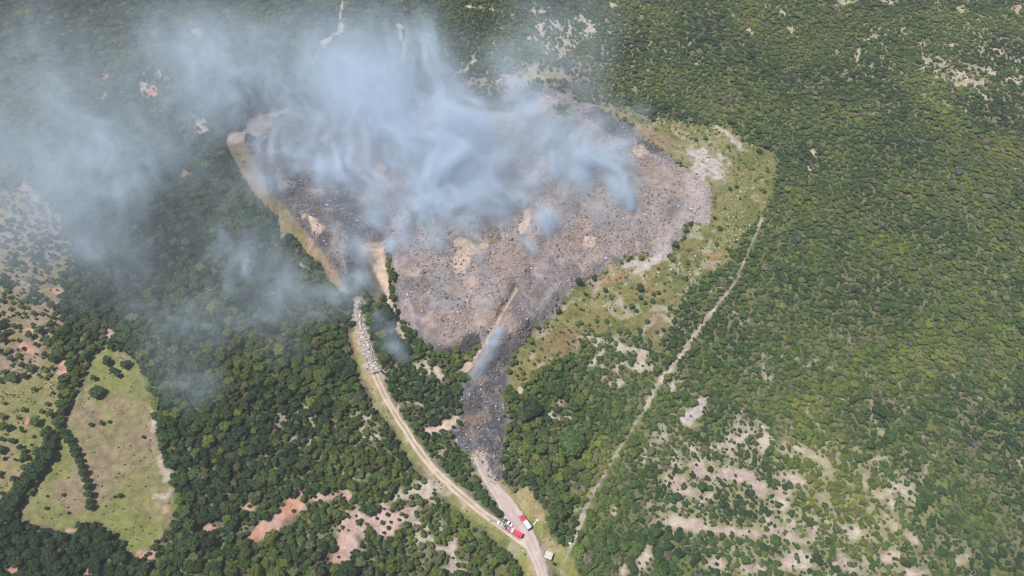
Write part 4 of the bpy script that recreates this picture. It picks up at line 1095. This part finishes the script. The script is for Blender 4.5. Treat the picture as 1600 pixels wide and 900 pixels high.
M_SKIN = plain("skin", (.30, .17, .11), .6)
M_CLOTH = [plain("dark_overalls", (.035, .04, .06), .9), plain("khaki_overalls", (.22, .17, .09), .9), plain("red_overalls", (.3, .04, .04), .9)]
M_HAIR = plain("dark_hair", (.015, .012, .01), .8)
def person(u, v, rz, label, clo, stride):
    J = {'pel': (0, 0, .95, .14, .11), 'abd': (0, 0, 1.12, .135, .1), 'che': (0, 0, 1.33, .165, .11), 'nek': (.01, 0, 1.5, .06, .06), 'hd1': (.03, 0, 1.58, .085, .08), 'hd2': (.03, 0, 1.70, .09, .085)}
    E = [('pel', 'abd'), ('abd', 'che'), ('che', 'nek'), ('nek', 'hd1'), ('hd1', 'hd2')]
    for s, k in ((-1, 'r'), (1, 'l')):
        f = stride * s
        J.update({'hip' + k: (0, s * .1, .9, .09, .09), 'kne' + k: (f * .7 + .03, s * .11, .5, .062, .062), 'ank' + k: (f, s * .12, .09, .045, .045), 'toe' + k: (f + .18, s * .13, .04, .04, .03),
                  'sho' + k: (0, s * .2, 1.42, .06, .06), 'elb' + k: (-f * .5, s * .27, 1.15, .045, .045), 'wri' + k: (-f * .6 + .1, s * .27, .93, .032, .032), 'han' + k: (-f * .6 + .13, s * .26, .84, .035, .025)})
        E += [('pel', 'hip' + k), ('hip' + k, 'kne' + k), ('kne' + k, 'ank' + k), ('ank' + k, 'toe' + k), ('che', 'sho' + k), ('sho' + k, 'elb' + k), ('elb' + k, 'wri' + k), ('wri' + k, 'han' + k)]
        for q_, (dx, dy) in enumerate(((.05, -.03), (.05, -.01), (.045, .01), (.035, .028), (.02, -.05))):
            nm = 'fi%d%s' % (q_, k); h = J['han' + k]
            J[nm] = (h[0] + dx * .6, h[1] + dy, h[2] - (.08 if q_ < 4 else .03), .01, .01); E.append(('han' + k, nm))
    ks = list(J); me = bpy.data.meshes.new("person")
    me.from_pydata([J[k][:3] for k in ks], [(ks.index(a), ks.index(b)) for a, b in E], [])
    o = bpy.data.objects.new("person", me); C.objects.link(o)
    o.modifiers.new("skin", 'SKIN'); 
    for i, k in enumerate(ks):
        me.skin_vertices[0].data[i].radius = J[k][3:]
        me.skin_vertices[0].data[i].use_root = (k == 'pel')
    sb = o.modifiers.new("smooth", 'SUBSURF'); sb.levels = 1; sb.render_levels = 1
    me.materials.append(M_CLOTH[clo])
    p = put(u, v); o.location = (p.x, p.y, p.z + .1); o.rotation_euler = (0, 0, rz)
    part("hair", M_HAIR, o, fn=lambda bm: bmesh.ops.create_icosphere(bm, subdivisions=2, radius=.118, matrix=Matrix.Translation((.015, 0, 1.725)) @ Matrix.Diagonal((1.0, .9, .75, 1))), bev=0)
    part("face", M_SKIN, o, fn=lambda bm: bmesh.ops.create_icosphere(bm, subdivisions=2, radius=.085, matrix=Matrix.Translation((.065, 0, 1.63)) @ Matrix.Diagonal((.75, .9, 1.15, 1))), bev=0)
    tag(o, label, "person")
person(766.5, 814.8, 2.4, "person in dark clothes walking alone on the track behind the round tree", 0, .25)
person(791.6, 827.2, 1.0, "person in dark clothes standing between the silver pickup and the red tanker", 0, .05)
person(789.8, 828.2, 2.6, "person in khaki standing at the tail of the silver pickup", 1, .06)
person(787.6, 816.4, .3, "person in red standing by the tail of the white pickup", 2, .08)
# ------------------------------------------------------------------ smoke: one drifting cloud fed by many vents on the tip
PUFF = [  # survey pixel u, v, radius px, optical depth, height m
    (660, 290, 26, 1.25, 8), (690, 268, 36, 1.40, 12), (640, 245, 44, 1.54, 16), (605, 208, 54, 1.81, 22), (575, 168, 62, 1.81, 28), (555, 128, 72, 1.68, 34), (605, 120, 66, 1.25, 34), (650, 130, 66, 0.98, 34), (520, 150, 60, 1.11, 30),
    (480, 120, 70, 0.71, 36), (400, 112, 76, 0.55, 42), (345, 85, 74, 0.55, 46), (300, 70, 70, 0.38, 46), (290, 120, 66, 0.32, 46), (560, 72, 74, 0.55, 40), (640, 60, 70, 0.43, 40), (480, 62, 80, 0.38, 42), (700, 205, 52, 0.87, 24), (745, 190, 44, 0.77, 20), (760, 232, 42, 0.87, 15), (720, 165, 50, 0.66, 26), (690, 100, 50, 0.43, 34),
    (790, 95, 36, 1.06, 30), (800, 130, 34, 1.06, 26), (812, 162, 36, 1.24, 22), (835, 192, 42, 1.42, 18), (865, 218, 42, 1.58, 14), (893, 244, 34, 1.75, 10), (905, 270, 22, 1.75, 6), (912, 296, 13, 1.24, 3), (850, 262, 30, 1.42, 10), (832, 290, 22, 1.24, 6), (800, 250, 36, 1.42, 12),
    (840, 55, 66, 0.37, 36), (900, 65, 56, 0.39, 34), (905, 125, 46, 0.39, 26), (930, 185, 40, 0.37, 16), (925, 30, 50, 0.24, 36), (1000, 175, 16, 0.42, 10), (985, 215, 20, 0.37, 8),
    (785, 345, 18, 1.74, 3), (772, 322, 25, 1.93, 7), (750, 292, 32, 1.74, 12), (728, 258, 42, 1.54, 18), (735, 335, 24, 1.54, 4), (708, 302, 30, 1.54, 9), (800, 300, 22, 1.16, 6),
    (612, 385, 15, 1.43, 3), (628, 352, 20, 1.43, 6), (655, 330, 22, 1.43, 6), (600, 330, 24, 0.90, 8), (585, 295, 28, 1.07, 12), (548, 262, 38, 1.07, 16), (520, 275, 34, 0.90, 12), (640, 378, 18, 1.25, 3), (690, 345, 22, 1.25, 5), (670, 315, 22, 1.43, 6), (480, 235, 44, 0.80, 14), (440, 240, 40, 0.71, 14), (420, 285, 32, 0.62, 10), (470, 200, 50, 0.80, 22),
    (962, 288, 12, 1.15, 3), (968, 262, 14, 0.77, 6), (978, 322, 11, 1.34, 2), (992, 326, 8, 0.96, 2), (868, 352, 11, 1.06, 2), (860, 365, 10, 0.77, 2), (660, 388, 16, 1.15, 2), (832, 395, 10, 0.86, 2), (690, 392, 12, 0.77, 2), (940, 350, 12, 0.58, 2), (750, 400, 8, 0.77, 2),
    (779, 519, 8, 1.18, 3), (771, 535, 10, 1.31, 3), (762, 552, 11, 1.31, 3), (753, 567, 11, 1.18, 2), (745, 582, 11, 0.87, 2), (737, 592, 8, 0.59, 1),
    (562, 440, 20, 0.76, 3), (548, 465, 24, 0.76, 5), (525, 470, 32, 0.71, 8), (488, 470, 38, 0.57, 12), (452, 440, 42, 0.57, 15), (412, 412, 46, 0.50, 18), (385, 398, 40, 0.35, 20), (350, 440, 48, 0.25, 20), (310, 470, 58, 0.20, 22), (270, 520, 58, 0.17, 22), (260, 570, 46, 0.15, 22), (300, 600, 44, 0.19, 20), (430, 480, 40, 0.33, 14), (360, 500, 50, 0.19, 18), (450, 540, 40, 0.14, 14),
    (610, 520, 16, 0.56, 4), (615, 545, 18, 0.49, 4), (590, 500, 16, 0.56, 5), (628, 560, 14, 0.35, 3),
    (480, 210, 70, 0.30, 22), (600, 250, 70, 0.30, 18), (720, 220, 76, 0.34, 20), (820, 205, 70, 0.34, 20), (905, 225, 60, 0.30, 16), (780, 130, 70, 0.30, 30), (660, 180, 80, 0.35, 26), (880, 300, 50, 0.22, 10), (700, 330, 60, 0.25, 10), (560, 320, 50, 0.25, 12),
    (895, 262, 18, 0.50, 5), (935, 262, 16, 0.35, 4), (820, 320, 16, 0.50, 4), (700, 335, 14, 0.50, 3), (745, 352, 12, 0.50, 3), (675, 362, 12, 0.50, 2), (725, 362, 10, 0.40, 2), (590, 352, 14, 0.50, 3), (565, 405, 14, 0.50, 3), (650, 350, 12, 0.50, 2), (1000, 285, 10, 0.30, 2), (890, 330, 10, 0.30, 2),
    (330, 150, 70, 0.25, 40), (250, 90, 80, 0.22, 46), (260, 260, 70, 0.20, 38), (320, 40, 70, 0.20, 46), (180, 380, 70, 0.15, 38), (340, 380, 50, 0.20, 24), (430, 350, 40, 0.20, 18),
    (200, 130, 100, 0.28, 48), (120, 170, 105, 0.31, 50), (60, 220, 105, 0.34, 50), (30, 300, 95, 0.31, 50), (100, 290, 95, 0.31, 48), (160, 240, 95, 0.31, 46), (225, 200, 86, 0.28, 44), (110, 360, 86, 0.31, 46), (55, 370, 86, 0.25, 45), (200, 310, 76, 0.22, 40), (130, 420, 66, 0.18, 40), (250, 400, 66, 0.15, 36), (210, 470, 64, 0.13, 34), (300, 330, 56, 0.15, 34), (375, 300, 48, 0.13, 28), (60, 60, 95, 0.20, 50), (150, 40, 90, 0.13, 50), (20, 120, 90, 0.25, 50), (-70, 200, 115, 0.31, 50), (-90, 80, 110, 0.22, 50), (-70, 330, 105, 0.25, 48), (330, 200, 60, 0.20, 36), (400, 30, 60, 0.15, 44)]

def noise3(x, y, z, seed):
    n = 64
    L3 = np.random.default_rng(seed).random((n, n, n)).astype(np.float32)
    xi, yi, zi = (np.floor(a).astype(np.int32) for a in (x, y, z))
    fx, fy, fz = x - xi, y - yi, z - zi
    fx, fy, fz = (a * a * (3 - 2 * a) for a in (fx, fy, fz))
    xi &= 63; yi &= 63; zi &= 63
    x1, y1, z1 = (xi + 1) & 63, (yi + 1) & 63, (zi + 1) & 63
    a = L3[xi, yi, zi] * (1 - fx) + L3[x1, yi, zi] * fx
    b = L3[xi, y1, zi] * (1 - fx) + L3[x1, y1, zi] * fx
    c = L3[xi, yi, z1] * (1 - fx) + L3[x1, yi, z1] * fx
    d = L3[xi, y1, z1] * (1 - fx) + L3[x1, y1, z1] * fx
    return (a * (1 - fy) + b * fy) * (1 - fz) + (c * (1 - fy) + d * fy) * fz

VX = 2.0
for (u, v, r, tau, h) in [p for p in PUFF if p[2] <= 14 and p[1] < 420]:     # small vents trail off down the wind
    for q_ in range(1, 5):
        PUFF.append((u - 3.5 * q_, v - 8 * q_, r * (1 + .3 * q_), tau * .72 ** q_, h + 2.5 * q_))
puffs = []
for (u, v, r, tau, h) in PUFF:
    p = at(u, v, h * .0)
    x, y = plane_xy(u, v, p.z + h)
    dep_ = (y * FW[1] + (p.z + h - CAM_H) * FW[2])
    sg = .60 * r * dep_ / FPX
    sz = min(sg, 3.0 + .42 * h)
    puffs.append((x, y, p.z + h, sg, sz, tau * SMOKE_K / (2.5 * math.sqrt((sg * .55) ** 2 + (sz * .83) ** 2) / .9)))
PA = np.array(puffs)
x0, y0, z0 = PA[:, 0].min() - 90, PA[:, 1].min() - 20, -12.0
x1_, y1_, z1_ = PA[:, 0].max() + 40, PA[:, 1].max() + 100, 92.0
nx, ny, nz_ = (int((b - a) / VX) + 1 for a, b in ((x0, x1_), (y0, y1_), (z0, z1_)))
gx = (x0 + np.arange(nx) * VX).astype(np.float32); gy = (y0 + np.arange(ny) * VX).astype(np.float32); gzz = (z0 + np.arange(nz_) * VX).astype(np.float32)
D = np.zeros((nx, ny, nz_), np.float32)
for (x, y, z, sg, sz, am) in puffs:
    i0, i1 = np.searchsorted(gx, (x - 2.6 * sg, x + 2.6 * sg)); j0, j1 = np.searchsorted(gy, (y - 2.6 * sg, y + 2.6 * sg)); k0, k1 = np.searchsorted(gzz, (z - 2.6 * sz, z + 2.6 * sz))
    ex = np.exp(-.5 * ((gx[i0:i1] - x) / sg) ** 2); ey = np.exp(-.5 * ((gy[j0:j1] - y) / sg) ** 2); ez = np.exp(-.5 * ((gzz[k0:k1] - z) / sz) ** 2)
    D[i0:i1, j0:j1, k0:k1] += (am * ex[:, None, None] * ey[None, :, None] * ez[None, None, :]).astype(np.float32)
ok = D > 2.5e-4
ii, jj, kk_ = np.nonzero(ok)
X, Y, Z = gx[ii], gy[jj], gzz[kk_]
w1 = noise3(X / 48, Y / 48, Z / 40, 1) - .5; w2 = noise3(X / 48 + 9, Y / 48, Z / 40, 2) - .5
w3 = noise3(X / 17, Y / 17, Z / 15, 3) - .5; w4 = noise3(X / 17 + 5, Y / 17 + 3, Z / 15, 4) - .5
Xw, Yw, Zw = X + 46 * w1 + 15 * w3, Y + 46 * w2 + 15 * w4, Z + 8 * w3 + 14 * w1
# stretched along the drift, which runs to the upper left
ca, sa = math.cos(R(122)), math.sin(R(122))
P_, Q_ = Xw * ca + Yw * sa, -Xw * sa + Yw * ca
f = 0; tot = 0; am = 1.0
for k, sc_ in enumerate((26, 12, 6, 3.4)):
    q_ = noise3(P_ / (sc_ * 1.8), Q_ / sc_, Zw / (sc_ * 1.3), 10 + k)
    f = f + am * (q_ if k == 0 else 1.15 - np.abs(2 * q_ - 1) * 1.3); tot += am; am *= .78
f = (f - f.mean()) / f.std()
mod = np.exp(.95 * f)
mod = mod / mod.mean()
veil = ss(30, 48, Z) * ss(-40, -140, X)
wisp = (.18 + .40 * veil) + (.82 - .40 * veil) * np.clip(mod, 0, 6)
dens = D[ii, jj, kk_] * wisp
edge = ss(2.5e-4, 1.2e-3, D[ii, jj, kk_])
out = np.zeros_like(D); out[ok] = dens * edge
for ax_ in range(3):   # no density on the outer faces
    sl0 = [slice(None)] * 3; sl0[ax_] = slice(0, 2); out[tuple(sl0)] = 0
    sl0[ax_] = slice(-2, None); out[tuple(sl0)] = 0
print("smoke grid", D.shape, "max", out.max())

M_SMOKE = bpy.data.materials.new("blue_smoke"); M_SMOKE.use_nodes = True
n_ = M_SMOKE.node_tree.nodes; n_.clear()
po = n_.new("ShaderNodeOutputMaterial"); pv_ = n_.new("ShaderNodeVolumePrincipled")
pv_.inputs['Color'].default_value = (.77, .88, .9995, 1); pv_.inputs['Density'].default_value = 1.0; pv_.inputs['Anisotropy'].default_value = .0
M_SMOKE.node_tree.links.new(pv_.outputs[0], po.inputs['Volume'])

me = bpy.data.meshes.new("smoke")
cnt = out.size
me.vertices.add(cnt)
a = me.attributes.new("d", 'FLOAT', 'POINT'); a.data.foreach_set("value", out.ravel())
me.materials.append(M_SMOKE)
sm = bpy.data.objects.new("smoke", me); C.objects.link(sm)
g = bpy.data.node_groups.new("smoke_cloud", 'GeometryNodeTree')
g.interface.new_socket("Geometry", in_out='INPUT', socket_type='NodeSocketGeometry')
g.interface.new_socket("Geometry", in_out='OUTPUT', socket_type='NodeSocketGeometry')
N, L = g.nodes, g.links
gi, go = N.new("NodeGroupInput"), N.new("NodeGroupOutput")
vc = N.new("GeometryNodeVolumeCube")
vc.inputs['Min'].default_value = (x0, y0, z0)
vc.inputs['Max'].default_value = (x0 + (nx - 1) * VX, y0 + (ny - 1) * VX, z0 + (nz_ - 1) * VX)
vc.inputs['Resolution X'].default_value = nx; vc.inputs['Resolution Y'].default_value = ny; vc.inputs['Resolution Z'].default_value = nz_
ps = N.new("GeometryNodeInputPosition")
sb = N.new("ShaderNodeVectorMath"); sb.operation = 'SUBTRACT'; sb.inputs[1].default_value = (x0, y0, z0)
dv = N.new("ShaderNodeVectorMath"); dv.operation = 'SCALE'; dv.inputs['Scale'].default_value = 1 / VX
L.new(ps.outputs[0], sb.inputs[0]); L.new(sb.outputs[0], dv.inputs[0])
hf = N.new("ShaderNodeVectorMath"); hf.operation = 'ADD'; hf.inputs[1].default_value = (.5, .5, .5); L.new(dv.outputs[0], hf.inputs[0])
fl = N.new("ShaderNodeVectorMath"); fl.operation = 'FLOOR'; L.new(hf.outputs[0], fl.inputs[0])
sx = N.new("ShaderNodeSeparateXYZ"); L.new(fl.outputs[0], sx.inputs[0])
# index = (i * ny + j) * nz + k, kept in integers
def imath(op, a_, b_):
    k = N.new("FunctionNodeIntegerMath"); k.operation = op
    for s_, q_ in zip(k.inputs, (a_, b_)):
        if isinstance(q_, int): s_.default_value = q_
        else: L.new(q_, s_)
    return k.outputs[0]
id_ = imath('ADD', imath('MULTIPLY', imath('ADD', imath('MULTIPLY', sx.outputs[0], ny), sx.outputs[1]), nz_), sx.outputs[2])
na = N.new("GeometryNodeInputNamedAttribute"); na.data_type = 'FLOAT'; na.inputs[0].default_value = "d"
si = N.new("GeometryNodeSampleIndex"); si.data_type = 'FLOAT'; si.domain = 'POINT'; si.clamp = True
L.new(gi.outputs[0], si.inputs['Geometry']); L.new(next(s_ for s_ in na.outputs if s_.enabled and s_.name == "Attribute"), si.inputs['Value']); L.new(id_, si.inputs['Index'])
L.new(si.outputs[0], vc.inputs['Density'])
st = N.new("GeometryNodeSetMaterial"); st.inputs['Material'].default_value = M_SMOKE
L.new(vc.outputs[0], st.inputs[0]); L.new(st.outputs[0], go.inputs[0])
md = sm.modifiers.new("cloud", 'NODES'); md.node_group = g
tag(sm, "blue-white smoke rising from the burning landfill and drifting to upper left", "smoke", kind="stuff")

# ------------------------------------------------------------------ the hazy air
if HAZE > 0:
    M_HAZE = bpy.data.materials.new("thin_haze"); M_HAZE.use_nodes = True
    n_ = M_HAZE.node_tree.nodes; n_.clear()
    po = n_.new("ShaderNodeOutputMaterial"); pv_ = n_.new("ShaderNodeVolumePrincipled")
    pv_.inputs['Color'].default_value = (.86, .91, .98, 1); pv_.inputs['Density'].default_value = HAZE
    M_HAZE.node_tree.links.new(pv_.outputs[0], po.inputs['Volume'])
    xa, xb, ya, yb = XS[0] - 5, XS[-1] + 5, YS[0] - 5, YS[-1] + 5
    za, zb = GZ.min() - 1.5, CAM_H + 6
    vb = [(x, y, z) for z in (za, zb) for y in (ya, yb) for x in (xa, xb)]
    tag(mesh_obj("haze", vb, [(0, 2, 3, 1), (4, 5, 7, 6), (0, 1, 5, 4), (2, 6, 7, 3), (0, 4, 6, 2), (1, 3, 7, 5)], M_HAZE), kind="stuff")
